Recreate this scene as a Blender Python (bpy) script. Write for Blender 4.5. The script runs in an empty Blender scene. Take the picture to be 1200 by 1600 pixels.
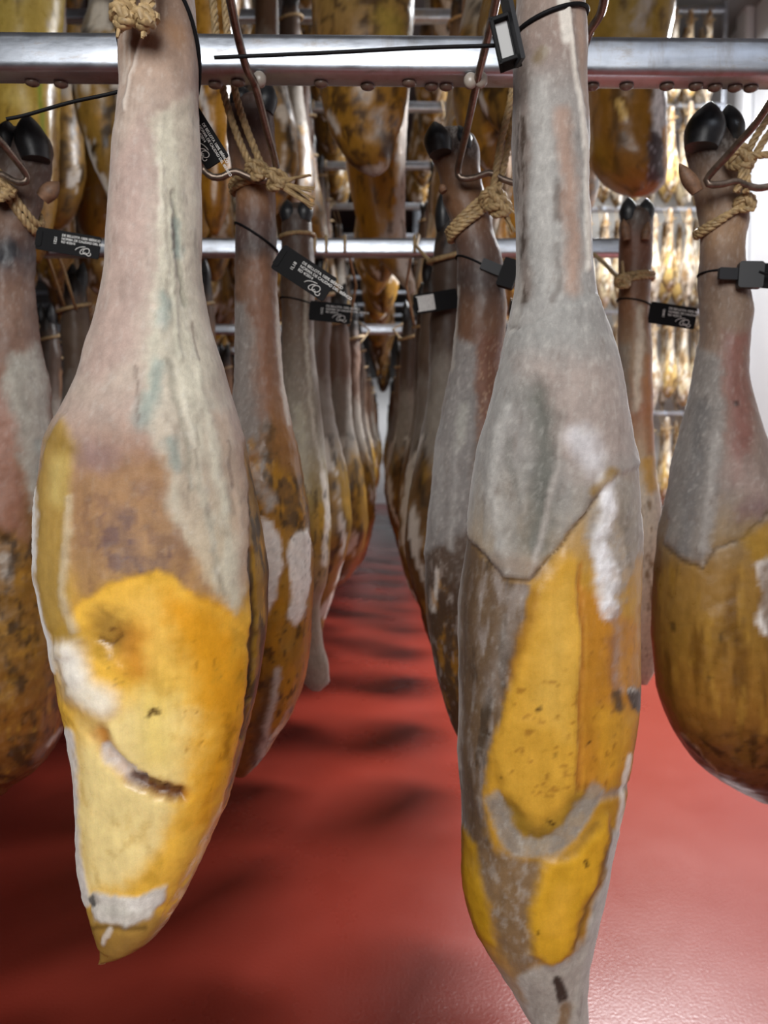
import bpy, math, random
import numpy as np
from mathutils import Vector, Matrix

random.seed(7)
rng = np.random.default_rng(7)
S = bpy.context.scene
COL = S.collection

# ------------------------------------------------------------------ camera
F = 1150.0                 # focal length in pixels of the 1200x1600 frame
HORIZON = 680.0            # pixel row of the horizon
CAM_Z = 1.15
PITCH = math.radians(3.0)
SHIFT = (F * math.tan(PITCH) - (800 - HORIZON)) / 1600.0
cam_d = bpy.data.cameras.new('camera')
cam_d.sensor_fit = 'AUTO'
cam_d.sensor_width = 36.0
cam_d.lens = F / 1600.0 * 36.0
cam_d.shift_y = SHIFT
cam_d.clip_start = 0.02
cam_d.dof.use_dof = True
cam_d.dof.focus_distance = 0.62
cam_d.dof.aperture_fstop = 7.0
cam = bpy.data.objects.new('camera', cam_d)
COL.objects.link(cam)
cam.location = (0, 0, CAM_Z)
cam.rotation_euler = (math.pi / 2 - PITCH, 0, 0)
S.camera = cam

# ------------------------------------------------------------------ light and exposure
S.view_settings.view_transform = 'Standard'
S.view_settings.look = 'None'
S.view_settings.gamma = 1.0
S.view_settings.use_curve_mapping = False
S.view_settings.exposure = 0.0
w = bpy.data.worlds.new('world')
S.world = w
w.use_nodes = True
w.node_tree.nodes['Background'].inputs[0].default_value = (0.8, 0.88, 1.0, 1)
w.node_tree.nodes['Background'].inputs[1].default_value = 0.02


def area(name, loc, target, sx, sy, power, color=(1, 1, 1)):
    l = bpy.data.lights.new(name, 'AREA')
    l.shape = 'RECTANGLE'
    l.size, l.size_y = sx, sy
    l.energy = power
    l.color = color
    o = bpy.data.objects.new(name, l)
    COL.objects.link(o)
    o.location = loc
    o.rotation_euler = (Vector(target) - Vector(loc)).to_track_quat('-Z', 'Y').to_euler()
    return o


# unseen soft fill added behind the camera to light the front hams
area('front_fill', (-0.22, -1.0, 1.95), (0.0, 0.7, 1.15), 1.1, 0.8, 39, (1.0, 0.99, 0.975))
# ceiling luminaires over the open bay on the right
area('bay_lamp', (1.3, 3.1, 2.75), (1.1, 2.7, 0), 0.6, 0.2, 200, (0.97, 0.98, 1.0))
area('bay_lamp', (1.7, 4.8, 4.3), (1.7, 5.0, 0), 0.9, 0.3, 210, (0.97, 0.98, 1.0))
# low luminaire at the door in the end wall
area('end_lamp', (0.0, 11.3, 1.5), (0.0, 12.4, 0.4), 0.5, 0.1, 10, (1, 1, 1))
# narrow luminaire over the racks
area('rack_lamp', (-0.02, 5.5, 4.52), (-0.02, 5.5, 0), 0.3, 7.0, 9, (1, 0.98, 0.95))

# ------------------------------------------------------------------ helpers
CP, SP = math.cos(PITCH), math.sin(PITCH)


def unproj(px, py, d):
    """photo pixel on the vertical plane Y = d, in metres."""
    a = (px - 600.0) / F
    b = (800.0 + SHIFT * 1600.0 - py) / F
    dy = CP + SP * b
    dz = -SP + CP * b
    return Vector((a * d / dy, d, CAM_Z + dz * d / dy))


def proj(P):
    x, y, z = P[..., 0], P[..., 1], P[..., 2] - CAM_Z
    zc = y * CP - z * SP
    yc = y * SP + z * CP
    return 600.0 + F * x / zc, 800.0 - F * yc / zc + SHIFT * 1600.0


def lin(h, k=1.0):
    h = h.lstrip('#')
    c = np.array([int(h[i:i + 2], 16) / 255.0 for i in (0, 2, 4)])
    c = np.where(c <= 0.04045, c / 12.92, ((c + 0.055) / 1.055) ** 2.4)
    return c * k


_perm = np.random.RandomState(3).permutation(256)
_perm = np.concatenate([_perm, _perm, _perm])
_grad = np.random.RandomState(4).normal(size=(256, 3))
_grad /= np.linalg.norm(_grad, axis=1)[:, None]


def perlin(P):
    i = np.floor(P).astype(int)
    f = P - i
    i &= 255
    u = f * f * f * (f * (f * 6 - 15) + 10)
    out = 0
    for dx in (0, 1):
        for dy in (0, 1):
            for dz in (0, 1):
                h = _perm[_perm[_perm[i[:, 0] + dx] + i[:, 1] + dy] + i[:, 2] + dz]
                g = _grad[h]
                v = g[:, 0] * (f[:, 0] - dx) + g[:, 1] * (f[:, 1] - dy) + g[:, 2] * (f[:, 2] - dz)
                wgt = (u[:, 0] if dx else 1 - u[:, 0]) * (u[:, 1] if dy else 1 - u[:, 1]) * (u[:, 2] if dz else 1 - u[:, 2])
                out = out + v * wgt
    return out * 1.6


def fbm(P, scale, octaves=4, seed=0.0, stretch=(1, 1, 1)):
    Q = P * np.array(stretch) * scale + np.array([seed * 17.3 + 50, seed * 5.1 + 50, seed * 9.7 + 50])
    s, a, n = 0, 1.0, 0
    for k in range(octaves):
        s = s + a * perlin(Q * (2.03 ** k) + k * 7.1)
        n += a
        a *= 0.55
    return s / n * 1.3


def sstep(x, a, b):
    t = np.clip((x - a) / (b - a + 1e-9), 0, 1)
    return t * t * (3 - 2 * t)


def hermite(xs, ys, q):
    """monotone cubic through (xs, ys) at q."""
    xs = np.asarray(xs, float); ys = np.asarray(ys, float)
    h = np.diff(xs); dl = np.diff(ys) / h
    m = np.zeros_like(ys)
    m[0], m[-1] = dl[0], dl[-1]
    for k in range(1, len(xs) - 1):
        m[k] = 0 if dl[k - 1] * dl[k] <= 0 else 2 * dl[k - 1] * dl[k] / (dl[k - 1] + dl[k])
    i = np.clip(np.searchsorted(xs, q) - 1, 0, len(h) - 1)
    t = np.clip((q - xs[i]) / h[i], 0, 1)
    t2, t3 = t * t, t * t * t
    return ((2 * t3 - 3 * t2 + 1) * ys[i] + (t3 - 2 * t2 + t) * h[i] * m[i] + (-2 * t3 + 3 * t2) * ys[i + 1] + (t3 - t2) * h[i] * m[i + 1])


def link(o, parent=None):
    COL.objects.link(o)
    if parent:
        o.parent = parent
    return o


def obj(name, mesh, mat=None, parent=None, loc=None):
    o = bpy.data.objects.new(name, mesh)
    if mat is not None and len(mesh.materials) == 0:
        mesh.materials.append(mat)
    link(o, parent)
    if loc is not None:
        o.location = loc
    return o


def tag(o, label, cat, group=None):
    o['label'] = label
    o['category'] = cat
    if group:
        o['group'] = group
    return o


def empty(name, loc, label, cat, group=None):
    o = bpy.data.objects.new(name, None)
    o.empty_display_size = 0.05
    link(o)
    o.location = loc
    return tag(o, label, cat, group)


def mesh_from(name, V, Fc, smooth=True):
    me = bpy.data.meshes.new(name)
    me.from_pydata([tuple(v) for v in V], [], Fc)
    if smooth:
        me.polygons.foreach_set('use_smooth', [True] * len(me.polygons))
    me.update()
    return me


class MB:
    """collects simple shapes into one mesh"""
    def __init__(self):
        self.V, self.F = [], []

    def add(self, V, Fc):
        n = len(self.V)
        self.V += [tuple(v) for v in V]
        self.F += [tuple(i + n for i in f) for f in Fc]
        return self

    def tube(self, pts, r, seg=10, r_end=None, closed=False, caps=True):
        pts = [Vector(p) for p in pts]
        n = len(pts)
        V, Fc = [], []
        prev = None
        for i, p in enumerate(pts):
            if closed:
                t = (pts[(i + 1) % n] - pts[i - 1]).normalized()
            else:
                t = (pts[min(i + 1, n - 1)] - pts[max(i - 1, 0)]).normalized()
            if prev is None:
                a = t.cross(Vector((0, 0, 1)) if abs(t.z) < 0.9 else Vector((1, 0, 0))).normalized()
            else:
                a = (prev - t * prev.dot(t)).normalized()
            prev = a
            b = t.cross(a)
            rr = r if r_end is None else r + (r_end - r) * i / (n - 1)
            for k in range(seg):
                c = 2 * math.pi * k / seg
                V.append(p + (a * math.cos(c) + b * math.sin(c)) * rr)
        for i in range(n if closed else n - 1):
            for k in range(seg):
                j = (i + 1) % n
                Fc.append((i * seg + k, i * seg + (k + 1) % seg, j * seg + (k + 1) % seg, j * seg + k))
        if not closed and caps:
            Fc.append(tuple(range(seg))[::-1])
            Fc.append(tuple((n - 1) * seg + k for k in range(seg)))
        return self.add(V, Fc)

    def rope(self, pts, r, pitch=5.0, seg=7, strands=3, closed=False, step=0.35):
        pts = resample(pts, r * step * 2.2, closed)
        n = len(pts)
        prev = None
        L = 0
        frames = []
        for i, p in enumerate(pts):
            t = ((pts[(i + 1) % n] - pts[i - 1]) if closed else (pts[min(i + 1, n - 1)] - pts[max(i - 1, 0)])).normalized()
            if prev is None:
                a = t.cross(Vector((0, 0, 1)) if abs(t.z) < 0.9 else Vector((1, 0, 0))).normalized()
            else:
                a = (prev - t * prev.dot(t)).normalized()
            prev = a
            frames.append((p, a, t.cross(a), L))
            if i < n - 1:
                L += (pts[i + 1] - p).length
        for s in range(strands):
            q = []
            for p, a, b, l in frames:
                c = 2 * math.pi * (s / strands + l / (r * pitch))
                q.append(p + (a * math.cos(c) + b * math.sin(c)) * r * 0.5)
            self.tube(q, r * 0.58, seg)
        return self

    def blob(self, c, rx, ry, rz, nu=12, nv=8):
        V, Fc = [], []
        for j in range(nv + 1):
            ph = math.pi * j / nv
            for i in range(nu):
                th = 2 * math.pi * i / nu
                V.append((c[0] + rx * math.sin(ph) * math.cos(th), c[1] + ry * math.sin(ph) * math.sin(th), c[2] + rz * math.cos(ph)))
        for j in range(nv):
            for i in range(nu):
                Fc.append((j * nu + i, (j + 1) * nu + i, (j + 1) * nu + (i + 1) % nu, j * nu + (i + 1) % nu))
        return self.add(V, Fc)

    def box(self, c, ex, ey, ez, bevel=0.0):
        """box with half axes ex, ey, ez (vectors); bevel cuts the four long edges around ey"""
        c, ex, ey, ez = (Vector(q) for q in (c, ex, ey, ez))
        if bevel <= 0:
            V = [c + ex * sx + ey * sy + ez * sz for sy in (-1, 1) for sx, sz in ((-1, -1), (1, -1), (1, 1), (-1, 1))]
            n = 4
        else:
            bx, bz = bevel / ex.length, bevel / ez.length
            pr = []
            for sx, sz, o in ((1, 1, 0), (-1, 1, 1), (-1, -1, 2), (1, -1, 3)):
                for k in range(4):
                    t = (o + k / 3.0) * math.pi / 2
                    pr.append((sx * (1 - bx) + bx * math.cos(t), sz * (1 - bz) + bz * math.sin(t)))
            V = [c + ex * a + ey * sy + ez * b for sy in (-1, 1) for a, b in pr]
            n = len(pr)
        Fc = [tuple(range(n)), tuple(range(2 * n - 1, n - 1, -1))]
        Fc += [(k, n + k, n + (k + 1) % n, (k + 1) % n) for k in range(n)]
        return self.add(V, Fc)

    def mesh(self, name, smooth=True):
        me = mesh_from(name, self.V, self.F, smooth)
        return me

    def build(self, name, mat, parent=None, smooth=True):
        V = self.V
        if parent is not None:
            o = Vector(parent['_o']) if '_o' in parent else world_origin(parent)
            V = [Vector(v) - o for v in V]
        me = mesh_from(name, V, self.F, smooth)
        if smooth:
            me.set_sharp_from_angle(angle=math.radians(50))
        return obj(name, me, mat, parent)


def world_origin(o):
    v = Vector((0, 0, 0))
    while o:
        v += o.location
        o = o.parent
    return v


def resample(pts, step, closed=False):
    """smooth Catmull-Rom through points, even spacing"""
    pts = [Vector(p) for p in pts]
    n = len(pts)
    dense = []
    rngk = n if closed else n - 1
    for i in range(rngk):
        if closed:
            p0, p1, p2, p3 = pts[i - 1], pts[i], pts[(i + 1) % n], pts[(i + 2) % n]
        else:
            p1, p2 = pts[i], pts[i + 1]
            p0 = pts[i - 1] if i > 0 else p1 * 2 - p2
            p3 = pts[i + 2] if i + 2 < n else p2 * 2 - p1
        for k in range(16):
            t = k / 16
            dense.append(0.5 * ((2 * p1) + (p2 - p0) * t + (2 * p0 - 5 * p1 + 4 * p2 - p3) * t * t + (3 * p1 - p0 - 3 * p2 + p3) * t * t * t))
    dense.append(pts[0].copy() if closed else pts[-1])
    out = [dense[0]]
    acc = 0
    for a, b in zip(dense, dense[1:]):
        l = (b - a).length
        while l > 0 and acc + l >= step:
            f = (step - acc) / l
            a = a + (b - a) * f
            out.append(a)
            l = (b - a).length
            acc = 0
        acc += l
    if not closed and (out[-1] - dense[-1]).length > step * 0.2:
        out.append(dense[-1])
    return out


# ------------------------------------------------------------------ materials
def mat_new(name):
    m = bpy.data.materials.new(name)
    m.use_nodes = True
    nt = m.node_tree
    return m, nt, nt.nodes, nt.links, nt.nodes['Principled BSDF']


def noise_node(N, L, coord, scale, detail=4, rough=0.55, mapping=None, seed=0.0):
    mp = N.new('ShaderNodeMapping')
    mp.inputs['Scale'].default_value = mapping or (1, 1, 1)
    mp.inputs['Location'].default_value = (seed, seed * 1.7, seed * 0.3)
    L.new(coord, mp.inputs['Vector'])
    n = N.new('ShaderNodeTexNoise')
    n.inputs['Scale'].default_value = scale
    n.inputs['Detail'].default_value = detail
    n.inputs['Roughness'].default_value = rough
    L.new(mp.outputs[0], n.inputs['Vector'])
    return n.outputs['Fac']


def remap(N, L, src, a, b, c, d):
    r = N.new('ShaderNodeMapRange')
    for k, v in zip((1, 2, 3, 4), (a, b, c, d)):
        r.inputs[k].default_value = v
    L.new(src, r.inputs[0])
    return r.outputs[0]


def math_node(N, L, op, a, b):
    m = N.new('ShaderNodeMath')
    m.operation = op
    for i, v in enumerate((a, b)):
        if isinstance(v, (int, float)):
            m.inputs[i].default_value = v
        else:
            L.new(v, m.inputs[i])
    return m.outputs[0]


def mix_rgb(N, L, fac, a, b, mode='MIX'):
    m = N.new('ShaderNodeMix')
    m.data_type = 'RGBA'
    m.blend_type = mode
    for sock, v in ((m.inputs[0], fac), (m.inputs[6], a), (m.inputs[7], b)):
        if isinstance(v, (int, float)):
            sock.default_value = v
        elif isinstance(v, (tuple, list, np.ndarray)):
            sock.default_value = tuple(v)[:3] + (1,)
        else:
            L.new(v, sock)
    return m.outputs[2]


def bump(N, L, P, h, strength, dist, prev=None):
    b = N.new('ShaderNodeBump')
    b.inputs['Strength'].default_value = strength
    b.inputs['Distance'].default_value = dist
    L.new(h, b.inputs['Height'])
    if prev is not None:
        L.new(prev, b.inputs['Normal'])
    return b.outputs[0]


def make_ham_mat():
    m, nt, N, L, P = mat_new('cured_ham')
    at = N.new('ShaderNodeAttribute')
    at.attribute_name = 'Col'
    tc = N.new('ShaderNodeTexCoord').outputs['Object']
    mold = at.outputs['Alpha']
    n1 = noise_node(N, L, tc, 70, 7, 0.68)
    n2 = noise_node(N, L, tc, 130, 5, 0.6, (1, 1, 0.16), 3)
    n3 = noise_node(N, L, tc, 900, 3, 0.6)
    v1 = remap(N, L, n1, 0.3, 0.7, 0.9, 1.1)
    v2 = remap(N, L, n2, 0.3, 0.7, 0.92, 1.06)
    v3 = remap(N, L, n3, 0.3, 0.7, 0.95, 1.05)
    v = math_node(N, L, 'MULTIPLY', math_node(N, L, 'MULTIPLY', v1, v2), v3)
    cv = N.new('ShaderNodeCombineColor')
    for k in range(3):
        L.new(v, cv.inputs[k])
    c = mix_rgb(N, L, 1.0, at.outputs['Color'], cv.outputs[0], 'MULTIPLY')
    # small dark pores on the bare fat
    po = remap(N, L, noise_node(N, L, tc, 210, 5, 0.75, (1, 1, 0.6), 9), 0.7, 0.8, 0, 0.4)
    po = math_node(N, L, 'MULTIPLY', po, remap(N, L, mold, 0.2, 0.6, 1, 0.25))
    c = mix_rgb(N, L, po, c, (0.05, 0.025, 0.012))
    # white bloom flecks on the mould
    fl = remap(N, L, noise_node(N, L, tc, 160, 8, 0.8, None, 5), 0.54, 0.7, 0, 0.22)
    fl = math_node(N, L, 'MULTIPLY', fl, remap(N, L, mold, 0.3, 0.8, 0, 1))
    c = mix_rgb(N, L, fl, c, (0.62, 0.6, 0.55))
    L.new(c, P.inputs['Base Color'])
    r = math_node(N, L, 'ADD', remap(N, L, mold, 0, 1, 0.32, 0.88), remap(N, L, n1, 0.3, 0.7, -0.1, 0.1))
    L.new(r, P.inputs['Roughness'])
    L.new(remap(N, L, mold, 0.1, 1, 0, 0.35), P.inputs['Sheen Weight'])
    P.inputs['Sheen Roughness'].default_value = 0.45
    L.new(remap(N, L, mold, 0, 0.6, 0.08, 0.0), P.inputs['Subsurface Weight'])
    P.inputs['Subsurface Radius'].default_value = (1.0, 0.45, 0.12)
    P.inputs['Subsurface Scale'].default_value = 0.008
    P.inputs['Specular IOR Level'].default_value = 0.42
    b1 = bump(N, L, P, n1, 0.22, 0.003)
    b2 = bump(N, L, P, n3, 0.15, 0.0008, b1)
    for sock, lo, hi in ((b1, .1, .28), (b2, .03, .2)):
        L.new(remap(N, L, mold, 0, 1, lo, hi), sock.node.inputs['Strength'])
    L.new(b2, P.inputs['Normal'])
    return m


def make_simple(name, color, rough, metallic=0.0, nscale=0, namp=0.2, bstr=0.0, bdist=0.001, spec=0.5):
    m, nt, N, L, P = mat_new(name)
    P.inputs['Roughness'].default_value = rough
    P.inputs['Metallic'].default_value = metallic
    P.inputs['Specular IOR Level'].default_value = spec
    c = tuple(color)[:3]
    if nscale:
        tc = N.new('ShaderNodeTexCoord').outputs['Object']
        n = noise_node(N, L, tc, nscale, 6, 0.65)
        f = remap(N, L, n, 0.3, 0.7, 0, 1)
        L.new(mix_rgb(N, L, f, tuple(x * (1 - namp) for x in c), tuple(min(1, x * (1 + namp)) for x in c)), P.inputs['Base Color'])
        L.new(remap(N, L, n, 0.3, 0.7, max(0.05, rough - 0.08), min(1, rough + 0.08)), P.inputs['Roughness'])
        if bstr:
            L.new(bump(N, L, P, n, bstr, bdist), P.inputs['Normal'])
    else:
        P.inputs['Base Color'].default_value = c + (1,)
    return m


def make_steel():
    m, nt, N, L, P = mat_new('greasy_steel')
    tc = N.new('ShaderNodeTexCoord').outputs['Object']
    n1 = noise_node(N, L, tc, 14, 7, 0.65)
    n2 = noise_node(N, L, tc, 60, 6, 0.7, (0.5, 1, 1.6), 4)
    streak = noise_node(N, L, tc, 30, 3, 0.5, (0.04, 2.0, 2.0), 2)
    base = mix_rgb(N, L, remap(N, L, n1, 0.35, 0.7, 0, 1), (0.56, 0.61, 0.69), (0.36, 0.39, 0.44))
    base = mix_rgb(N, L, remap(N, L, streak, 0.4, 0.65, 0, 0.25), base, (0.74, 0.77, 0.83))
    grease = remap(N, L, n2, 0.56, 0.7, 0, 0.55)
    base = mix_rgb(N, L, grease, base, (0.30, 0.24, 0.19))
    drip = remap(N, L, noise_node(N, L, tc, 26, 5, 0.7, (1, .3, .25), 8), 0.58, 0.68, 0, 0.4)
    base = mix_rgb(N, L, drip, base, (0.33, 0.29, 0.26))
    L.new(base, P.inputs['Base Color'])
    P.inputs['Metallic'].default_value = 0.95
    L.new(remap(N, L, n2, 0.3, 0.75, 0.3, 0.5), P.inputs['Roughness'])
    L.new(bump(N, L, P, n2, 0.2, 0.001), P.inputs['Normal'])
    return m


def make_floor():
    m, nt, N, L, P = mat_new('red_epoxy_floor')
    tc = N.new('ShaderNodeTexCoord').outputs['Object']
    n1 = noise_node(N, L, tc, 1.6, 6, 0.6)
    n2 = noise_node(N, L, tc, 170, 2, 0.5)
    n3 = noise_node(N, L, tc, 420, 3, 0.6)
    L.new(mix_rgb(N, L, remap(N, L, n1, 0.3, 0.7, 0, 1), (0.15, 0.016, 0.009), (0.175, 0.021, 0.012)), P.inputs['Base Color'])
    L.new(remap(N, L, n1, 0.3, 0.7, 0.24, 0.34), P.inputs['Roughness'])
    P.inputs['Specular IOR Level'].default_value = 0.5
    b1 = bump(N, L, P, n2, 0.35, 0.0016)
    L.new(bump(N, L, P, n3, 0.15, 0.0006, b1), P.inputs['Normal'])
    return m


HAM = make_ham_mat()
STEEL = make_steel()
FLOOR = make_floor()
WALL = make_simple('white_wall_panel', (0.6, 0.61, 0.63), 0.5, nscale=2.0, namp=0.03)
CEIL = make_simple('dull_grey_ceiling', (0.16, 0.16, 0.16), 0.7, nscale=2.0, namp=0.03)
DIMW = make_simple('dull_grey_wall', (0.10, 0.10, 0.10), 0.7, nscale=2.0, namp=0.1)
GREYP = make_simple('grey_panel', (0.50, 0.49, 0.46), 0.6, nscale=3.0, namp=0.05)
HOOF = make_simple('black_hoof', (0.014, 0.015, 0.017), 0.42, nscale=130, namp=0.5, bstr=0.3, bdist=0.001)
CLAW = make_simple('brown_dewclaw', (0.17, 0.09, 0.05), 0.6, nscale=120, namp=0.4, bstr=0.3)
ROPE = make_simple('greasy_twine', (0.36, 0.25, 0.12), 0.6, nscale=160, namp=0.45, bstr=0.4, bdist=0.001)
WIRE = make_simple('brown_wire', (0.19, 0.145, 0.115), 0.34, metallic=0.75, nscale=90, namp=0.45, bstr=0.15)
BLACK = make_simple('black_plastic', (0.007, 0.007, 0.008), 0.6, spec=0.12)
BUCKLE = make_simple('grey_black_plastic', (0.022, 0.023, 0.026), 0.45, spec=0.35)
PRINT = make_simple('white_print', (0.75, 0.75, 0.73), 0.6)
PALEGREY = make_simple('pale_grey_insert', (0.30, 0.30, 0.30), 0.5)
PAPER = make_simple('white_sticker', (0.72, 0.74, 0.72), 0.5, nscale=200, namp=0.15)
FATBLOB = make_simple('congealed_fat', (0.32, 0.28, 0.24), 0.3)


# ------------------------------------------------------------------ room
def struct(name, mb, mat, smooth=False):
    o = mb.build(name, mat, None, smooth)
    o['kind'] = 'structure'
    return o


XL, XR, YF, YE, ZC = -5.0, 3.0, -2.2, 12.4, 4.6


def slab(x0, x1, y0, y1, z0, z1):
    return MB().box(((x0 + x1) / 2, (y0 + y1) / 2, (z0 + z1) / 2), ((x1 - x0) / 2, 0, 0), (0, (y1 - y0) / 2, 0), (0, 0, (z1 - z0) / 2))


struct('floor', slab(XL, XR, YF, YE, -0.1, 0), FLOOR)
struct('ceiling', slab(XL, XR, YF, YE, ZC, ZC + 0.1), CEIL)
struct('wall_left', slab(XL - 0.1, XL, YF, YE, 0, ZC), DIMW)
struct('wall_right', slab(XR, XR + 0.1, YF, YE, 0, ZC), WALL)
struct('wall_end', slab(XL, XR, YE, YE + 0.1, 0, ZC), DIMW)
struct('door_1', slab(-0.45, 0.45, YE - .04, YE, 0, 2.1), WALL)
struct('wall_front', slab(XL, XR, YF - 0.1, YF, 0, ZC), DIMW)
# partition closing the bay on the right, behind its rack
struct('wall_bay', slab(1.15, XR, 7.0, 7.1, 0, ZC), GREYP)


# ------------------------------------------------------------------ ham surfaces
class Ham:
    """One ham skin: rings of a rounded section; rows are (row, left, right) in 'pixel' units, turned into
    metres by U(px, py, d) and back by Pj."""
    def __init__(self, rows, d, nu, nv, ratio, U=unproj, Pj=proj, yoff=None, power=2.15, it=4):
        rows = sorted(rows)
        ys = np.array([r[0] for r in rows], float)
        self.y0, self.y1 = ys[0], ys[-1]
        q = np.linspace(0, 1, nv)
        py = ys[0] + (ys[-1] - ys[0]) * (0.5 - 0.5 * np.cos(np.pi * np.clip(q, 0, 1))) * 0.25 + (ys[-1] - ys[0]) * q * 0.75
        fl = lambda v: hermite(ys, [r[1] for r in rows], v)
        fr = lambda v: hermite(ys, [r[2] for r in rows], v)
        z = np.array([U(600, v, d).z for v in py])
        L0 = np.array([U(a, v, d).x for a, v in zip(fl(py), py)])
        R0 = np.array([U(a, v, d).x for a, v in zip(fr(py), py)])
        xc, a = (L0 + R0) / 2, np.maximum((R0 - L0) / 2, 1e-4)
        rat = hermite([r[0] for r in ratio], [r[1] for r in ratio], py)
        yo = np.zeros(nv) if yoff is None else hermite([r[0] for r in yoff], [r[1] for r in yoff], py)
        th = np.linspace(0, 2 * np.pi, nu, endpoint=False)
        cx = np.sign(np.cos(th)) * np.abs(np.cos(th)) ** (2 / power)
        sx = np.sign(np.sin(th)) * np.abs(np.sin(th)) ** (2 / power)
        self.cx, self.sx, self.th = cx, sx, th
        b0 = a * rat
        for _ in range(it):
            P = self._pts(xc, a, d + yo, b0, z)
            px, pv = Pj(P)
            i0, i1 = px.argmin(1), px.argmax(1)
            k = np.arange(nv)
            wantL, wantR = fl(pv[k, i0]), fr(pv[k, i1])
            gotL, gotR = px[k, i0], px[k, i1]
            m_per = (2 * a) / np.maximum(gotR - gotL, 1e-6)
            xc = xc + ((wantL + wantR) - (gotL + gotR)) / 2 * m_per
            a = np.maximum(a * np.clip((wantR - wantL) / np.maximum(gotR - gotL, 1e-6), 0.5, 2), 2e-4)
        self.xc, self.a, self.yc, self.b, self.z, self.py = xc, a, d + yo, b0, z, py
        self.nu, self.nv, self.d = nu, nv, d
        P = self._pts(xc, a, self.yc, self.b, z)
        self.grid = P
        self.P = P.reshape(-1, 3)
        self.px, self.pv = (q.reshape(-1) for q in Pj(P))
        self.base = Vector((float(xc[-1]), float(self.yc[-1]), float(z[-1])))

    def _pts(self, xc, a, yc, b, z):
        nv, nu = len(z), len(self.cx)
        P = np.empty((nv, nu, 3))
        P[..., 0] = xc[:, None] + a[:, None] * self.cx
        P[..., 1] = yc[:, None] - b[:, None] * self.sx      # theta = 90 deg faces the camera
        P[..., 2] = z[:, None]
        return P

    def normals(self, G):
        dv = np.gradient(G, axis=0)
        du = (np.roll(G, -1, 1) - np.roll(G, 1, 1))
        n = np.cross(dv, du)
        n /= np.linalg.norm(n, axis=2)[..., None] + 1e-12
        c = np.stack([self.xc, self.yc, self.z], 1)[:, None, :]
        if np.mean(((G - c) * n).sum(2)) < 0:
            n = -n
        return n

    def surf(self, v, th, off=0.0):
        """point on the skin at row v (pixel row at the ring plane) and angle th"""
        z = np.interp(v, self.py, self.z)
        xc, a, yc, b = (np.interp(v, self.py, q) for q in (self.xc, self.a, self.yc, self.b))
        return Vector((xc + (a + off) * math.cos(th), yc - (b + off) * math.sin(th), z))

    def band(self, v_left, v_right, off=0.003, n=40, v_front=None):
        """closed loop round the limb, tilted from v_left to v_right"""
        out = []
        for k in range(n):
            t = 2 * math.pi * k / n
            v = (v_left + v_right) / 2 + (v_right - v_left) / 2 * math.cos(t)
            if v_front is not None:
                v += v_front * math.sin(t)
            out.append(self.surf(v, t, off))
        return out

    def mesh(self, name, paint):
        G = self.grid
        n = self.normals(G).reshape(-1, 3)
        pt = Paint(self.px, self.pv, self.P, n)
        paint(pt)
        P = self.P + n * pt.disp[:, None]
        nu, nv = self.nu, self.nv
        base = np.array(self.base)
        V = np.concatenate([P, [self.grid[0].mean(0), self.grid[-1].mean(0)]]) - base
        i = np.arange(nu)
        k = np.arange(nv - 1)
        a = k[:, None] * nu + i
        b = k[:, None] * nu + (i + 1) % nu
        quads = np.stack([a, b, b + nu, a + nu], -1).reshape(-1, 4)
        t0 = np.stack([np.full(nu, nv * nu), (i + 1) % nu, i], 1)
        t1 = np.stack([np.full(nu, nv * nu + 1), (nv - 1) * nu + i, (nv - 1) * nu + (i + 1) % nu], 1)
        me = bpy.data.meshes.new(name)
        nq = len(quads)
        loops = np.concatenate([quads.reshape(-1), t0.reshape(-1), t1.reshape(-1)])
        starts = np.concatenate([np.arange(nq) * 4, nq * 4 + np.arange(2 * nu) * 3])
        me.vertices.add(len(V)); me.vertices.foreach_set('co', V.reshape(-1).astype(np.float32))
        me.loops.add(len(loops)); me.loops.foreach_set('vertex_index', loops.astype(np.int32))
        me.polygons.add(len(starts)); me.polygons.foreach_set('loop_start', starts.astype(np.int32))
        me.update(calc_edges=True)
        me.polygons.foreach_set('use_smooth', [True] * len(starts))
        ca = me.color_attributes.new('Col', 'FLOAT_COLOR', 'POINT')
        c = np.concatenate([pt.col, pt.mold[:, None]], 1)
        c = np.concatenate([c, c[:1], c[-1:]])
        ca.data.foreach_set('color', np.clip(c, 0, 1).reshape(-1).astype(np.float32))
        me.validate()
        return me


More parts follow.
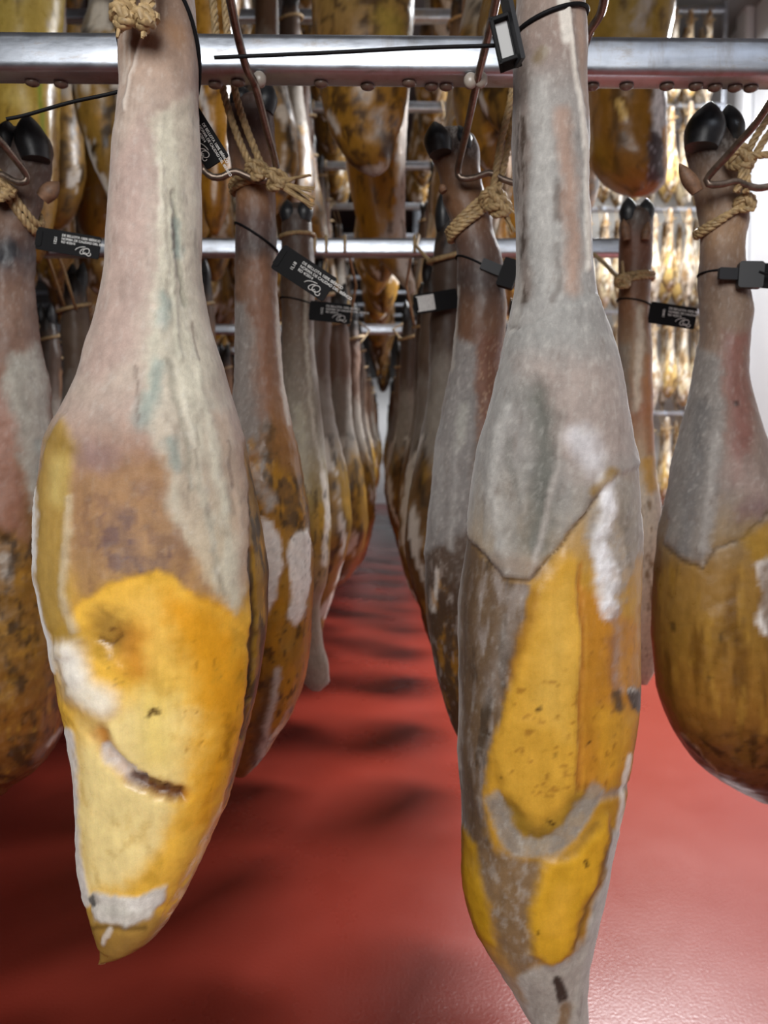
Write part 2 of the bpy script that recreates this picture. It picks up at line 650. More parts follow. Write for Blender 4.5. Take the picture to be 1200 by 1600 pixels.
class Paint:
    """colours, mould cover and relief of a ham, laid down region by region"""
    def __init__(self, px, py, P, n):
        self.x, self.y, self.P, self.n = px, py, P, n
        N = len(px)
        self.col = np.zeros((N, 3)); self.mold = np.zeros(N); self.disp = np.zeros(N)
        self.wx = fbm(P, 28, 4, 1) ; self.wy = fbm(P, 28, 4, 2)
        self.fx = fbm(P, 120, 3, 3) ; self.fy = fbm(P, 120, 3, 4)

    def mottle(self, fine=.2, mid=.14, seed=0):
        """grain of the mould bloom and slow colour drift of the bare fat"""
        a = fbm(self.P, 210, 3, 70 + seed)
        b = fbm(self.P, 55, 4, 71 + seed, (1, 1, .35))
        c = fbm(self.P, 26, 3, 72 + seed)
        k = 1 + self.mold * (fine * a + mid * b) + (1 - self.mold) * (mid * .8 * c + mid * .5 * b)
        self.col *= k[:, None]
        w = sstep(fbm(self.P, 190, 5, 73 + seed, (1, 1, .6)), .1, .55) * self.mold * .24
        self.apply(w, 'd9d6cf')
        w = sstep(fbm(self.P, 90, 5, 74 + seed, (1, 1, .4)), .2, .6) * self.mold * .4
        self.apply(w, '6a5a50')

    def coords(self, warp):
        return self.x + warp * (self.wx + 0.45 * self.fx), self.y + warp * (self.wy + 0.45 * self.fy)

    def grad(self, stops, mold=None, warp=10):
        x, y = self.coords(warp)
        ys = [s[0] for s in stops]
        cs = np.array([lin(s[1]) for s in stops])
        for k in range(3):
            self.col[:, k] = np.interp(y, ys, cs[:, k])
        if mold:
            self.mold = np.interp(y, [m[0] for m in mold], [m[1] for m in mold])

    def apply(self, m, color=None, mold=None, disp=0.0):
        if color is not None:
            c = lin(color) if isinstance(color, str) else color
            self.col = self.col * (1 - m[:, None]) + c * m[:, None]
        if mold is not None:
            self.mold = self.mold * (1 - m) + mold * m
        if disp:
            self.disp += disp * m
        return m

    def sdf_poly(self, pts, warp):
        x, y = self.coords(warp)
        pts = np.asarray(pts, float)
        d = np.full(len(x), 1e12)
        inside = np.zeros(len(x), bool)
        n = len(pts)
        for i in range(n):
            ax, ay = pts[i]; bx, by = pts[(i + 1) % n]
            ex, ey = bx - ax, by - ay
            t = np.clip(((x - ax) * ex + (y - ay) * ey) / (ex * ex + ey * ey + 1e-9), 0, 1)
            d = np.minimum(d, (x - ax - ex * t) ** 2 + (y - ay - ey * t) ** 2)
            c = (ay > y) != (by > y)
            inside ^= c & (x < (bx - ax) * (y - ay) / (by - ay + 1e-12) + ax)
        d = np.sqrt(d)
        return np.where(inside, -d, d)

    def poly(self, pts, color=None, soft=8, warp=10, alpha=1.0, mold=None, disp=0.0, noise=0.0, nscale=60, seed=0, stretch=(1, 1, 1)):
        s = self.sdf_poly(pts, warp)
        m = sstep(-s, -soft, soft) * alpha
        if noise:
            m = m * np.clip(1 - noise + noise * sstep(fbm(self.P, nscale, 4, seed, stretch), -0.25, 0.3) * 1.0, 0, 1)
        return self.apply(m, color, mold, disp)

    def line(self, pts, width, color=None, soft=None, warp=5, alpha=1.0, mold=None, disp=0.0, noise=0.0, nscale=90, seed=0):
        x, y = self.coords(warp)
        d = np.full(len(x), 1e12)
        if len(pts) == 1:
            pts = [pts[0], (pts[0][0] + 0.01, pts[0][1])]
        for (ax, ay), (bx, by) in zip(pts, pts[1:]):
            ex, ey = bx - ax, by - ay
            t = np.clip(((x - ax) * ex + (y - ay) * ey) / (ex * ex + ey * ey + 1e-9), 0, 1)
            d = np.minimum(d, (x - ax - ex * t) ** 2 + (y - ay - ey * t) ** 2)
        d = np.sqrt(d)
        soft = width * 0.6 if soft is None else soft
        m = sstep(-d, -width / 2 - soft / 2, -max(width / 2 - soft / 2, 0)) * alpha
        if noise:
            m = m * np.clip(1 - noise + noise * sstep(fbm(self.P, nscale, 4, seed), -0.2, 0.25), 0, 1)
        return self.apply(m, color, mold, disp)

    def noise(self, color, scale, lo, hi, alpha=1.0, seed=0, stretch=(1, 1, 1), mold=None, region=None, disp=0.0, warp=8, soft=12):
        m = sstep(fbm(self.P, scale, 5, seed, stretch), lo, hi) * alpha
        if region is not None:
            m = m * sstep(-self.sdf_poly(region, warp), -soft, soft)
        return self.apply(m, color, mold, disp)


# ---- the two hams in the front
def paint_front_left(p):
    p.grad([(-150, '6d5846'), (0, '8d7564'), (80, 'a58b78'), (140, 'a89486'), (300, 'bcaea2'), (450, 'bdb0a2'), (560, 'bcae9f'),
            (640, 'ab968a'), (720, 'a3826e'), (800, 'a27c5a'), (880, 'a88457'), (960, 'd6a642'), (1150, 'dfb24a'), (1250, 'e3bb58'), (1380, 'dcb356'), (1480, 'a17c3c')],
           [(-150, .6), (100, .7), (600, .75), (700, .5), (850, .35), (930, .05), (1480, .05)], 14)
    # pinkish hide on the left of the shank, pale bloom in the middle
    p.poly([(172, 250), (225, 180), (240, 420), (205, 560), (150, 600), (120, 580), (160, 400)], 'a98f86', 22, 16, .75, .6)
    p.poly([(240, 190), (306, 150), (316, 430), (345, 600), (392, 800), (380, 930), (366, 958), (335, 940), (280, 840), (246, 720), (214, 640), (228, 540), (255, 400)],
           'cbc7b4', 12, 14, .9, .95, .0012, .35, 40, 3, (1, 1, .25))
    p.poly([(330, 640), (360, 640), (396, 760), (400, 900), (375, 930), (362, 800)], 'b59c88', 12, 12, .7, .6)
    for a, b_, wd, c in (((275, 300), (292, 470), 9, '9a9887'), ((262, 560), (300, 760), 10, '959283'), ((300, 520), (352, 800), 12, 'd3cfbc'), ((285, 620), (335, 860), 9, 'd6d1bf'),
                         ((268, 330), (280, 560), 8, 'cfccb8'), ((300, 700), (352, 930), 8, 'a7a08e'), ((250, 250), (262, 420), 10, 'c9c4b2')):
        p.line([a, b_], wd, c, wd, 10, .7, .9, .0014 if c > 'b' else -.0014)
    for pts, wd in (([(277, 345), (284, 395)], 15), ([(258, 470), (252, 500)], 20), ([(243, 570), (240, 600)], 22), ([(232, 620), (220, 660)], 30), ([(262, 690), (275, 730)], 18)):
        p.line(pts, wd, '7f9490', wd * .9, 12, .62)
    for pts in ([(275, 352), (278, 385)], [(210, 570), (214, 660)], [(355, 690), (362, 760)], [(306, 500), (312, 560)]):
        p.line(pts, 4, '6b5a50', 4, 6, .6)
    # brown mottled lower edge of the hide
    p.poly([(115, 740), (250, 720), (285, 840), (350, 945), (300, 930), (250, 892), (190, 905), (120, 940), (112, 850)], 'a5805a', 16, 18, .85, .25, 0, .2, 50, 5)
    p.noise('7a5a48', 75, .0, .4, .55, 16, (1, 1, .6), region=[(112, 760), (270, 750), (300, 860), (350, 945), (250, 892), (120, 935)])
    p.noise('5c4650', 48, .2, .45, .6, 17, region=[(150, 780), (250, 770), (280, 900), (160, 900)])
    p.noise('6e5650', 60, .12, .5, .6, 6, region=[(140, 770), (250, 760), (290, 860), (235, 895), (160, 900)])
    p.line([(190, 800), (200, 880), (250, 885)], 26, '6f5a58', 30, 22, .5)
    p.line([(130, 700), (165, 720)], 40, '8d7477', 40, 15, .5)
    # bare yellow fat
    fat = [(126, 935), (200, 905), (246, 890), (272, 900), (312, 938), (366, 962), (400, 1000), (400, 1180), (330, 1320), (260, 1430), (130, 1420), (100, 1140), (70, 1000)]
    p.poly(fat, 'eebb4a', 6, 9, 1, .0, -.0012)
    p.poly([(240, 930), (300, 960), (310, 1080), (280, 1190), (230, 1180), (215, 1080)], 'f2c862', 30, 18, .7)
    p.poly([(118, 1160), (200, 1230), (260, 1270), (250, 1330), (190, 1385), (140, 1390), (122, 1300)], 'fae4a4', 22, 12, .85)
    p.poly([(262, 925), (330, 950), (385, 985), (398, 1080), (385, 1170), (330, 1290), (300, 1290), (330, 1150), (300, 1050), (255, 980)], 'dd9a1c', 32, 22, .9)
    p.poly([(130, 1130), (230, 1090), (300, 1120), (290, 1200), (250, 1300), (190, 1370), (140, 1390), (115, 1250)], 'f8e09a', 34, 20, .95)
    p.poly([(140, 950), (240, 930), (260, 1010), (235, 1080), (170, 1000)], 'e6b95a', 28, 20, .6)
    p.line([(205, 1000), (212, 1040)], 42, 'c87a14', 50, 14, .65)
    p.line([(245, 1110), (250, 1180)], 55, 'dcc057', 60, 14, .5)
    # fat pocket with a navel like pit, its darker shading painted in
    p.line([(160, 985), (180, 1000)], 50, '7d5a2e', 46, 14, .65, None, -.010)
    p.line([(150, 1000), (172, 1010), (186, 998)], 7, '5d3b1d', 7, 8, .8, None, -.002)
    p.line([(168, 988), (176, 984)], 6, '6a4524', 6, 6, .7)
    p.noise('9a7334', 130, .1, .5, .6, 8, (1, 1, 2), region=[(130, 990), (205, 990), (195, 1085), (145, 1070)])
    # olive strip down the left side with a painted highlight and pale bloom
    p.poly([(70, 690), (96, 652), (116, 700), (112, 780), (104, 870), (112, 960), (130, 1010), (88, 1030), (60, 900), (58, 780)], 'b1904a', 9, 8, .9, .05, .003)
    p.line([(98, 720), (92, 780)], 26, 'd2bb74', 26, 10, .7)
    p.line([(84, 680), (112, 700)], 30, '8c6f30', 30, 14, .55)
    p.line([(110, 780), (104, 860), (100, 930), (115, 985)], 9, 'c7b492', 7, 6, .8, .4, .0012)
    p.line([(50, 770), (50, 900), (66, 980), (78, 1040)], 22, 'e0dcd6', 10, 5, 1, .95, .001)
    p.line([(104, 1150), (113, 1230), (117, 1330), (130, 1410)], 18, 'd2cac2', 8, 5, 1, .95, .001)
    # cream fat that oozed out
    p.line([(108, 1030), (122, 1075), (158, 1098)], 46, 'f3ead6', 34, 7, .95, .35, .004)
    p.line([(104, 1015), (118, 1060)], 30, 'f6f1e6', 26, 7, .8, .5, .002)
    p.line([(96, 1075), (112, 1112), (135, 1135)], 16, '9c7b48', 16, 8, .4, None, -.002)
    # scar
    p.line([(150, 1148), (166, 1178), (200, 1218), (240, 1240), (285, 1246)], 22, 'b06a16', 22, 8, .85, None, -.005)
    p.line([(164, 1178), (185, 1196), (212, 1222)], 26, 'd8ccc2', 9, 9, .95, .9, -.001, .25, 120, 3)
    p.line([(205, 1220), (235, 1236), (278, 1248)], 20, '55301f', 12, 10, .95, .2, -.003, .2, 120, 4)
    p.line([(236, 1120), (244, 1110), (250, 1114)], 7, '4a2e12', 5, 6, .9)
    p.noise('9a6a18', 160, .28, .5, .55, 11, (1, 1, .5), region=[(300, 1000), (395, 1000), (390, 1190), (320, 1290), (280, 1230)])
    p.line([(355, 1130), (358, 1180)], 20, '7a4d16', 18, 14, .6, None, 0, .6, 100, 6)
    p.noise('b98e2a', 45, .15, .6, .4, 12, region=fat)
    # rough rind round the right flank
    rind = [(384, 690), (402, 740), (430, 820), (432, 960), (412, 1090), (380, 1215), (352, 1260), (382, 1150), (396, 1040), (396, 960), (398, 900), (392, 800)]
    p.poly(rind, '9c7423', 5, 6, 1, .2, -.002)
    p.noise('2f261c', 75, -.05, .3, .85, 14, (1, 1, .4), region=rind, warp=5, soft=6)
    p.noise('d29a2a', 60, .15, .5, .8, 15, (1, 1, .5), region=rind, warp=5, soft=6)
    p.line([(395, 860), (399, 960), (396, 1060), (386, 1150)], 8, '33241a', 7, 7, .8, None, -.003)
    p.line([(424, 860), (426, 960), (408, 1090)], 10, '2a2019', 8, 5, .75)
    # mouldy cut end and the tip
    p.poly([(133, 1400), (150, 1398), (185, 1402), (215, 1400), (262, 1384), (258, 1408), (228, 1440), (195, 1452), (146, 1442)], 'cfc9bf', 5, 8, 1, .95, .001)
    p.line([(170, 1424), (195, 1428)], 18, '9c978b', 20, 10, .5)
    p.line([(210, 1415), (240, 1410)], 20, 'e8e4dc', 14, 10, .8, 1)
    p.line([(142, 1405), (144, 1416)], 9, '2d2a22', 5, 5, .9)
    p.line([(140, 1452), (225, 1452)], 7, '4d371b', 8, 6, .6)
    p.line([(172, 1455), (160, 1474)], 9, 'd9cfc4', 6, 5, .8, .7, .001)
    p.mottle()
    p.disp += .0014 * fbm(p.P, 20, 3, 20) + .0003 * fbm(p.P, 80, 3, 21)
    # long hollow between the tendons of the shank
    p.line([(262, 200), (282, 380), (300, 560)], 34, None, 60, 6, 1, None, -.004)
    p.line([(196, 0), (190, 130), (205, 60)], 5, 'cfc3b6', 5, 6, .5, .8)
    p.line([(222, 60), (200, 120), (196, 170)], 5, 'd2c6ba', 5, 5, .7, .8, .002)
    p.line([(285, 60), (260, 40)], 30, '9c7248', 34, 12, .5)


def paint_front_right(p):
    p.grad([(-150, '5a4a3f'), (0, '86756b'), (70, '82726a'), (140, '8f8a86'), (300, '969592'), (480, '92908d'), (560, '97928d'), (640, '948b86'), (720, '8f8780'), (800, 'a08a6a'), (900, 'b88c38'), (1100, 'c2912f'), (1300, 'b98a2e'), (1480, 'b08135'), (1600, '8d7d6e'), (1680, '8d8378')],
           [(-150, .5), (100, .8), (700, .85), (800, .4), (900, .08), (1480, .08), (1560, .7)], 12)
    # shank: dark bare strips between grey bloom
    p.poly([(800, 90), (826, 110), (830, 460), (805, 480), (800, 300)], '766860', 8, 10, .8, .6)
    p.noise('3c2d22', 110, -.25, .1, .95, 2, (1, 1, .3), region=[(808, 180), (822, 180), (824, 470), (808, 480)], warp=5, soft=4)
    p.line([(866, 385), (872, 430), (866, 470)], 12, '4a3d33', 9, 9, .8, .3, 0, .4, 140, 8)
    p.line([(884, 300), (890, 330)], 14, '5a483c', 10, 9, .8, .3, 0, .4, 140, 9)
    p.line([(868, 285), (874, 340)], 14, '3f3229', 8, 7, .8, .3, 0, .4, 140, 3)
    p.line([(870, 290), (868, 345), (880, 300)], 8, '4e4036', 8, 7, .6, .3)
    p.line([(878, 180), (890, 280), (895, 450)], 24, 'a08474', 22, 8, .85, .5)
    p.line([(886, 0), (896, 90), (908, 170), (916, 260), (918, 420)], 7, 'd6d0c6', 6, 3, .85, 1, .002)
    p.line([(905, 0), (912, 90), (920, 180)], 12, 'a08878', 10, 4, .8, .5)
    p.line([(876, 0), (884, 60)], 14, 'd9d4cb', 10, 5, .8, 1)
    p.line([(845, 130), (850, 300), (855, 440)], 26, 'a7a5a1', 30, 10, .7, 1)
    p.line([(848, 80), (838, 92)], 16, '6f5f44', 12, 6, .8, .2)
    p.line([(806, 340), (810, 460), (798, 530), (790, 580)], 12, 'b3afa8', 10, 8, .6, 1)
    p.line([(800, 510), (830, 520), (850, 514)], 4, '5c524c', 4, 8, .7, None, -.0015)
    # the hide spreading over the hock
    hide = [(760, 640), (800, 520), (930, 460), (1010, 640), (1012, 720), (960, 742), (935, 770), (870, 852), (826, 906), (788, 903), (735, 838), (735, 740)]
    p.poly(hide, '92918e', 4, 5, .85, .9, .0035, .3, 35, 8, (1, 1, .3))
    p.poly([(815, 560), (960, 560), (1000, 700), (930, 760), (850, 720)], 'a3948c', 36, 20, .8, .8)
    p.line([(835, 620), (850, 690), (845, 780), (836, 850)], 40, '5c5d56', 44, 12, .9, .6, -.005)
    p.line([(790, 640), (770, 760), (792, 890)], 18, 'aaa8a4', 20, 10, .7, 1, .002)
    p.line([(880, 640), (868, 740), (830, 900)], 10, 'a9a29c', 10, 6, .7, .9, .003)
    p.line([(800, 690), (808, 800)], 10, '6f6d67', 10, 10, .6)
    p.line([(745, 720), (730, 830)], 8, 'b2afac', 8, 4, .7, 1)
    p.line([(782, 880), (835, 890)], 28, '8b7663', 24, 10, .6, .5)
    p.line([(735, 838), (788, 905), (826, 908), (872, 856), (940, 766)], 4, '4c3a2a', 5, 5, .7, None, -.0025)
    # dark mouldy flank on the left
    flank = [(700, 850), (735, 838), (788, 905), (830, 915), (820, 980), (795, 1080), (765, 1160), (750, 1260), (775, 1360), (760, 1400), (700, 1300), (690, 1000)]
    p.poly(flank, '5e4c3c', 8, 10, .95, .45, -.001)
    p.noise('948a84', 90, -.05, .35, .7, 22, (1, 1, .25), .9, region=flank)
    p.noise('2e241b', 70, .1, .4, .7, 23, (1, 1, .25), region=flank)
    p.line([(738, 850), (725, 1000), (730, 1200), (738, 1330)], 26, '54402d', 20, 8, .7, .3)
    p.line([(716, 830), (712, 1000), (716, 1200)], 8, 'a89a8e', 8, 4, .6, .8)
    p.line([(800, 935), (790, 1000), (765, 1090)], 24, '8b8078', 26, 10, .6, .9, 0, .4, 100, 2)
    # bare fat: pale central roll, amber right
    p.poly([(835, 930), (880, 860), (905, 880), (908, 1080), (905, 1240), (880, 1300), (830, 1300), (790, 1240), (770, 1170), (800, 1080)], 'cd9c38', 12, 8, 1, .0, .003)
    p.poly([(850, 950), (890, 890), (898, 1050), (880, 1150), (840, 1100)], 'd6ac50', 26, 12, .7)
    p.poly([(905, 900), (960, 960), (1000, 980), (1004, 1080), (996, 1200), (940, 1240), (906, 1240)], 'b87d28', 10, 10, .9)
    p.poly([(930, 1110), (1000, 1110), (990, 1200), (940, 1220)], 'd09a30', 16, 10, .8)
    p.line([(905, 880), (908, 1000), (905, 1120), (905, 1235)], 6, 'a0642a', 6, 4, .8, None, -.004)
    p.line([(840, 930), (820, 1000), (800, 1060)], 18, '8f5f22', 18, 10, .55)
    p.line([(955, 1000), (962, 1070)], 16, '8c5c3c', 18, 10, .6, .4)
    p.noise('8d5c1e', 130, .25, .5, .6, 24, region=[(780, 1080), (1000, 960), (990, 1240), (800, 1260)])
    # bright white bloom on the right
    p.poly([(955, 742), (988, 760), (1004, 800), (1000, 860), (978, 905), (962, 965), (946, 950), (936, 900), (908, 850), (915, 805), (938, 790)], '9c968f', 8, 14, .9, .95, .001, .3, 70, 25)
    p.line([(945, 752), (950, 800), (930, 850), (945, 890), (950, 960)], 24, 'ececef', 16, 14, .95, 1, .002, .35, 90, 26)
    p.line([(905, 680), (925, 720), (915, 690)], 34, 'd6d6da', 34, 14, .7, 1)
    p.line([(985, 770), (992, 850)], 30, '8b8378', 24, 10, .8, .8)
    p.line([(975, 795), (978, 880)], 10, '4f4538', 10, 12, .5, None, 0, .4, 120, 5)
    p.line([(925, 770), (955, 738)], 16, '8a6a24', 12, 8, .8, .1)
    p.line([(962, 960), (970, 1080)], 14, 'a08b82', 16, 10, .6, .8, 0, .5, 110, 7)
    # black scab
    p.line([(992, 1082), (996, 1100)], 20, '2a2723', 8, 8, .95, .4)
    p.line([(964, 1086), (968, 1108)], 14, '3a322a', 10, 8, .85, .3)
    p.line([(995, 1076), (985, 1078)], 6, 'b9b2a8', 5, 6, .8, 1)
    # V shaped band of grey mould
    p.line([(792, 1262), (815, 1290), (840, 1310), (884, 1282), (905, 1250)], 26, '6f5d22', 34, 6, .6, None, -.003)  # dark olive shading painted inside the V, above the mould
    p.line([(772, 1252), (790, 1300), (812, 1326), (850, 1326), (892, 1300), (915, 1262), (930, 1240)], 30, '948b80', 10, 9, .95, 1, -.001, .2, 80, 27)
    p.line([(778, 1262), (800, 1320)], 26, '7d7166', 20, 10, .6, .9)
    p.line([(940, 1250), (985, 1230)], 12, '8f7d70', 10, 8, .8, .8, -.002)
    p.line([(930, 1290), (900, 1330), (850, 1342)], 8, '6a4b2a', 9, 8, .7)
    # lower lobe
    p.poly([(752, 1320), (800, 1340), (850, 1350), (835, 1420), (845, 1500), (820, 1540), (780, 1480), (752, 1400)], '7b6144', 12, 12, .95, .55, -.001)
    p.noise('a09488', 110, .0, .35, .6, 28, (1, 1, .6), .9, region=[(752, 1320), (850, 1350), (830, 1520), (760, 1420)])
    p.poly([(716, 1290), (742, 1320), (760, 1420), (775, 1480), (745, 1460), (720, 1380)], 'b98c1e', 6, 6, .9, 0, .001)
    p.poly([(850, 1345), (900, 1330), (945, 1280), (950, 1310), (938, 1370), (912, 1420), (890, 1490), (865, 1510), (835, 1490), (828, 1420)], 'd3a02c', 12, 8, 1, 0, .004)
    p.line([(880, 1390), (868, 1440)], 30, 'dba73a', 30, 8, .7)
    p.line([(945, 1330), (925, 1400), (895, 1480)], 8, '6d5226', 8, 6, .7)
    p.line([(985, 1180), (975, 1230), (965, 1300)], 8, 'e8e2d8', 6, 4, .8, 1)
    p.line([(952, 1300), (946, 1360)], 12, '3f3022', 9, 8, .85, .2, 0, .3, 100, 8)
    p.line([(965, 1310), (950, 1380), (925, 1470), (908, 1600)], 26, 'b4aea6', 10, 6, 1, .95, .001)
    p.poly([(808, 1530), (850, 1508), (890, 1498), (925, 1440), (940, 1600), (900, 1680), (860, 1640), (826, 1590)], 'aca59c', 7, 9, .95, .95)
    p.line([(872, 1535), (878, 1555)], 16, '2a221a', 8, 8, .95, .2)
    p.line([(885, 1575), (880, 1610)], 22, '7a5c34', 14, 8, .8, .2)
    p.line([(838, 1550), (850, 1580)], 30, '8f867d', 28, 10, .6)
    p.mottle()
    p.disp += .0016 * fbm(p.P, 20, 3, 30) + .0004 * fbm(p.P, 80, 3, 31)
    for q in ([(760, 1142), (765, 1146)], [(785, 1212)], [(840, 1108), (846, 1104)], [(856, 1282), (864, 1288)], [(913, 1342), (915, 1350)], [(920, 1160)], [(842, 1452)], [(868, 1178)]):
        p.line(q, 5, '3a2714', 4, 3, .85)


def paint_left_second(p):
    p.grad([(100, '3f302b'), (200, '5a4640'), (300, '8a6242'), (345, '5a443c'), (385, '4a3c38'), (430, '7a5c48'), (520, '80604e'), (620, '906c52'), (680, '9b6c3c'), (760, '93672c'), (850, 'a5782a'), (1000, 'a97c28'), (1100, '9c7028'), (1215, '7a5424')],
           [(100, .3), (450, .35), (650, .3), (700, .05), (1215, .05)])
    p.poly([(360, 470), (388, 470), (402, 600), (408, 700), (360, 720)], '8f8984', 8, 9, .9, .95, .001)
    p.line([(392, 500), (402, 600), (414, 670)], 10, '9a948d', 8, 8, .7, 1)
    p.line([(432, 400), (436, 520), (441, 600), (452, 660)], 7, 'cfc8ba', 6, 3, .8, 1)
    p.line([(405, 420), (412, 640)], 30, '8a6048', 28, 8, .6)
    p.poly([(400, 660), (420, 660), (440, 720), (478, 760), (485, 830), (450, 830), (420, 780)], '4e3d26', 8, 14, .85, .1, 0, .5, 70, 4)
    p.noise('b98422', 60, .0, .35, .8, 5, (1, 1, .5), region=[(385, 680), (480, 760), (490, 1000), (440, 1180), (385, 1180)])
    p.noise('33271b', 90, .12, .4, .75, 6, (1, 1, .6), region=[(385, 720), (490, 760), (490, 1190), (385, 1200)])
    for q in ([(450, 852), (462, 830), (482, 826), (488, 850), (484, 915), (472, 960), (462, 978), (450, 968), (456, 925), (448, 880)],
              [(408, 810), (425, 815), (440, 850), (438, 890), (430, 930), (418, 960), (410, 920)]):
        p.poly(q, 'f2eee8', 4, 7, 1, 1, .002, .1, 120, 7)
    p.line([(405, 760), (425, 790)], 18, 'b5aea6', 14, 12, .8, 1, 0, .4, 110, 9)
    p.noise('6a645a', 190, .2, .45, .6, 8, region=[(450, 840), (486, 840), (470, 975)])
    p.line([(435, 1050), (425, 1100), (405, 1180)], 13, 'c9bfb6', 8, 7, .9, 1, .001)
    p.line([(420, 1060), (405, 1130), (395, 1190)], 18, '4c3a30', 16, 9, .7, .3)
    p.mottle()
    p.disp += .002 * fbm(p.P, 24, 4, 40) + .001 * fbm(p.P, 70, 3, 41)


def paint_left_third(p):
    p.grad([(300, '2b2320'), (360, '4f3c32'), (420, '5d4636'), (500, '66503f'), (600, '857a6c'), (700, '98907f'), (780, 'a18c52'), (860, 'a37e2c'), (930, '93866f'), (1080, '9a9186')],
           [(300, .2), (500, .4), (620, .85), (760, .5), (830, .05), (920, .5), (1080, .9)])
    p.line([(478, 450), (480, 560), (490, 680), (510, 760)], 6, 'bdb6a6', 6, 4, .8, 1)
    p.line([(468, 640), (475, 760)], 16, 'b4ad98', 14, 8, .7, 1)
    p.line([(505, 740), (512, 800), (506, 880)], 9, 'd8d2c4', 6, 4, .9, 1)
    p.line([(498, 790), (500, 830)], 12, 'c49a32', 10, 4, .8, 0)
    p.noise('3c2d1c', 80, .1, .4, .7, 3, (1, 1, .5), region=[(420, 740), (520, 760), (510, 940), (430, 940)])
    p.mottle()
    p.disp += .002 * fbm(p.P, 22, 4, 42)


def paint_right_second(p):
    p.grad([(200, '5d473a'), (260, '70513a'), (330, '74533b'), (380, '5a443a'), (440, '4c3b34'), (500, '6b4d3a'), (560, '6e4e3c'), (650, '77675c'), (760, '6e645c'), (860, '54453a'), (950, '49382a'), (1080, '4d3a24'), (1170, '47341f')],
           [(200, .3), (500, .3), (620, .7), (850, .6), (950, .25), (1170, .2)])
    p.poly([(709, 520), (742, 540), (748, 640), (740, 720), (735, 830), (660, 870), (672, 720), (700, 600)], '858280', 8, 9, .9, .95, .002)
    p.poly([(744, 520), (780, 530), (778, 600), (770, 660), (750, 720), (745, 620)], '76503f', 8, 7, .85, .3)
    p.noise('b59a80', 420, .12, .4, .55, 3, region=[(744, 530), (780, 530), (770, 650), (750, 700)])
    p.line([(726, 640), (716, 700)], 14, 'a9a8a0', 14, 8, .7, 1)
    p.line([(690, 700), (684, 830)], 10, 'a09e9b', 10, 6, .7, 1)
    p.line([(714, 700), (706, 860)], 8, '9c9a97', 8, 6, .7, 1)
    p.line([(715, 450), (712, 520), (708, 580)], 5, 'b3ab9e', 5, 3, .7, .9)
    p.line([(790, 450), (790, 520), (782, 570)], 5, 'b3a08a', 5, 3, .7, .9)
    p.line([(738, 430), (760, 440)], 40, '3e3432', 44, 10, .6)
    p.line([(683, 895), (678, 950)], 9, 'c8c2ba', 6, 6, .85, 1)
    p.noise('9d6f22', 50, .05, .4, .7, 5, (1, 1, .4), region=[(660, 900), (700, 900), (730, 1150), (690, 1120)])
    p.noise('8b8078', 90, .15, .4, .6, 6, (1, 1, .4), .9, region=[(660, 880), (720, 880), (730, 1150), (690, 1120)])
    p.mottle()
    hair_fringe(p, 228, 262)
    p.disp += .002 * fbm(p.P, 22, 4, 43)


def paint_right_edge(p):
    p.grad([(200, '6a5a50'), (300, '7d6654'), (360, '94765a'), (420, '6e584a'), (470, '7c6858'), (560, '857163'), (660, '877368'), (760, '84776f'), (840, '8c7552'), (900, '96733a'), (1000, '946f2e'), (1100, '94682a'), (1170, '6f4620'), (1250, '4a2e1a')],
           [(200, .5), (700, .6), (830, .4), (890, .05), (1250, .05)])
    p.poly([(1088, 540), (1130, 560), (1130, 700), (1120, 800), (1112, 860), (1095, 884), (1064, 872), (1036, 848), (1050, 720)], '86827e', 9, 8, .9, .95, .003)
    p.line([(1100, 640), (1085, 760), (1068, 860)], 22, '6d6c6c', 24, 10, .7, .9, -.002)
    p.line([(1118, 680), (1100, 860)], 12, 'a39f9b', 12, 7, .6, 1, .002)
    p.poly([(1130, 520), (1168, 520), (1172, 600), (1176, 690), (1150, 760), (1135, 650)], '7d5048', 14, 10, .8, .35)
    p.line([(1150, 630)], 9, '3a2622', 5, 4, .9)
    p.line([(1155, 740), (1190, 780)], 44, 'a08c84', 44, 12, .6, .8)
    p.line([(1160, 800), (1190, 790)], 26, '6e5258', 28, 12, .6)
    p.line([(1036, 850), (1064, 876), (1096, 888), (1116, 858), (1160, 842), (1200, 800)], 4, '4f3a1e', 5, 5, .7, None, -.002)
    p.poly([(1160, 840), (1260, 780), (1260, 900), (1180, 880)], 'a8822e', 12, 10, .8, 0)
    p.poly([(1184, 882), (1210, 870), (1216, 990), (1190, 992), (1180, 975), (1188, 930)], 'e8e4de', 5, 9, 1, 1, .001)
    p.noise('664415', 40, -.1, .4, .8, 5, (1, 1, .2), region=[(1010, 880), (1260, 880), (1240, 1200), (1060, 1180)])
    p.noise('b48c3a', 60, .15, .5, .4, 6, (1, 1, .25), region=[(1010, 880), (1260, 880), (1240, 1150), (1060, 1150)])
    p.line([(1064, 1146), (1090, 1170), (1130, 1220)], 4, 'a07a60', 4, 5, .7, .3, .001)
    p.noise('33200f', 60, -.1, .3, .8, 8, region=[(1040, 1150), (1260, 1150), (1260, 1260), (1120, 1250)])
    for q in ([(1050, 975), (1052, 985)], [(1130, 985), (1128, 1000)], [(1150, 1000)], [(1170, 1145)], [(1110, 1060)]):
        p.line(q, 6, '3a2a14', 5, 4, .7)
    p.mottle()
    hair_fringe(p, 222, 262)
    p.disp += .002 * fbm(p.P, 22, 4, 44) + .0005 * fbm(p.P, 90, 3, 45)


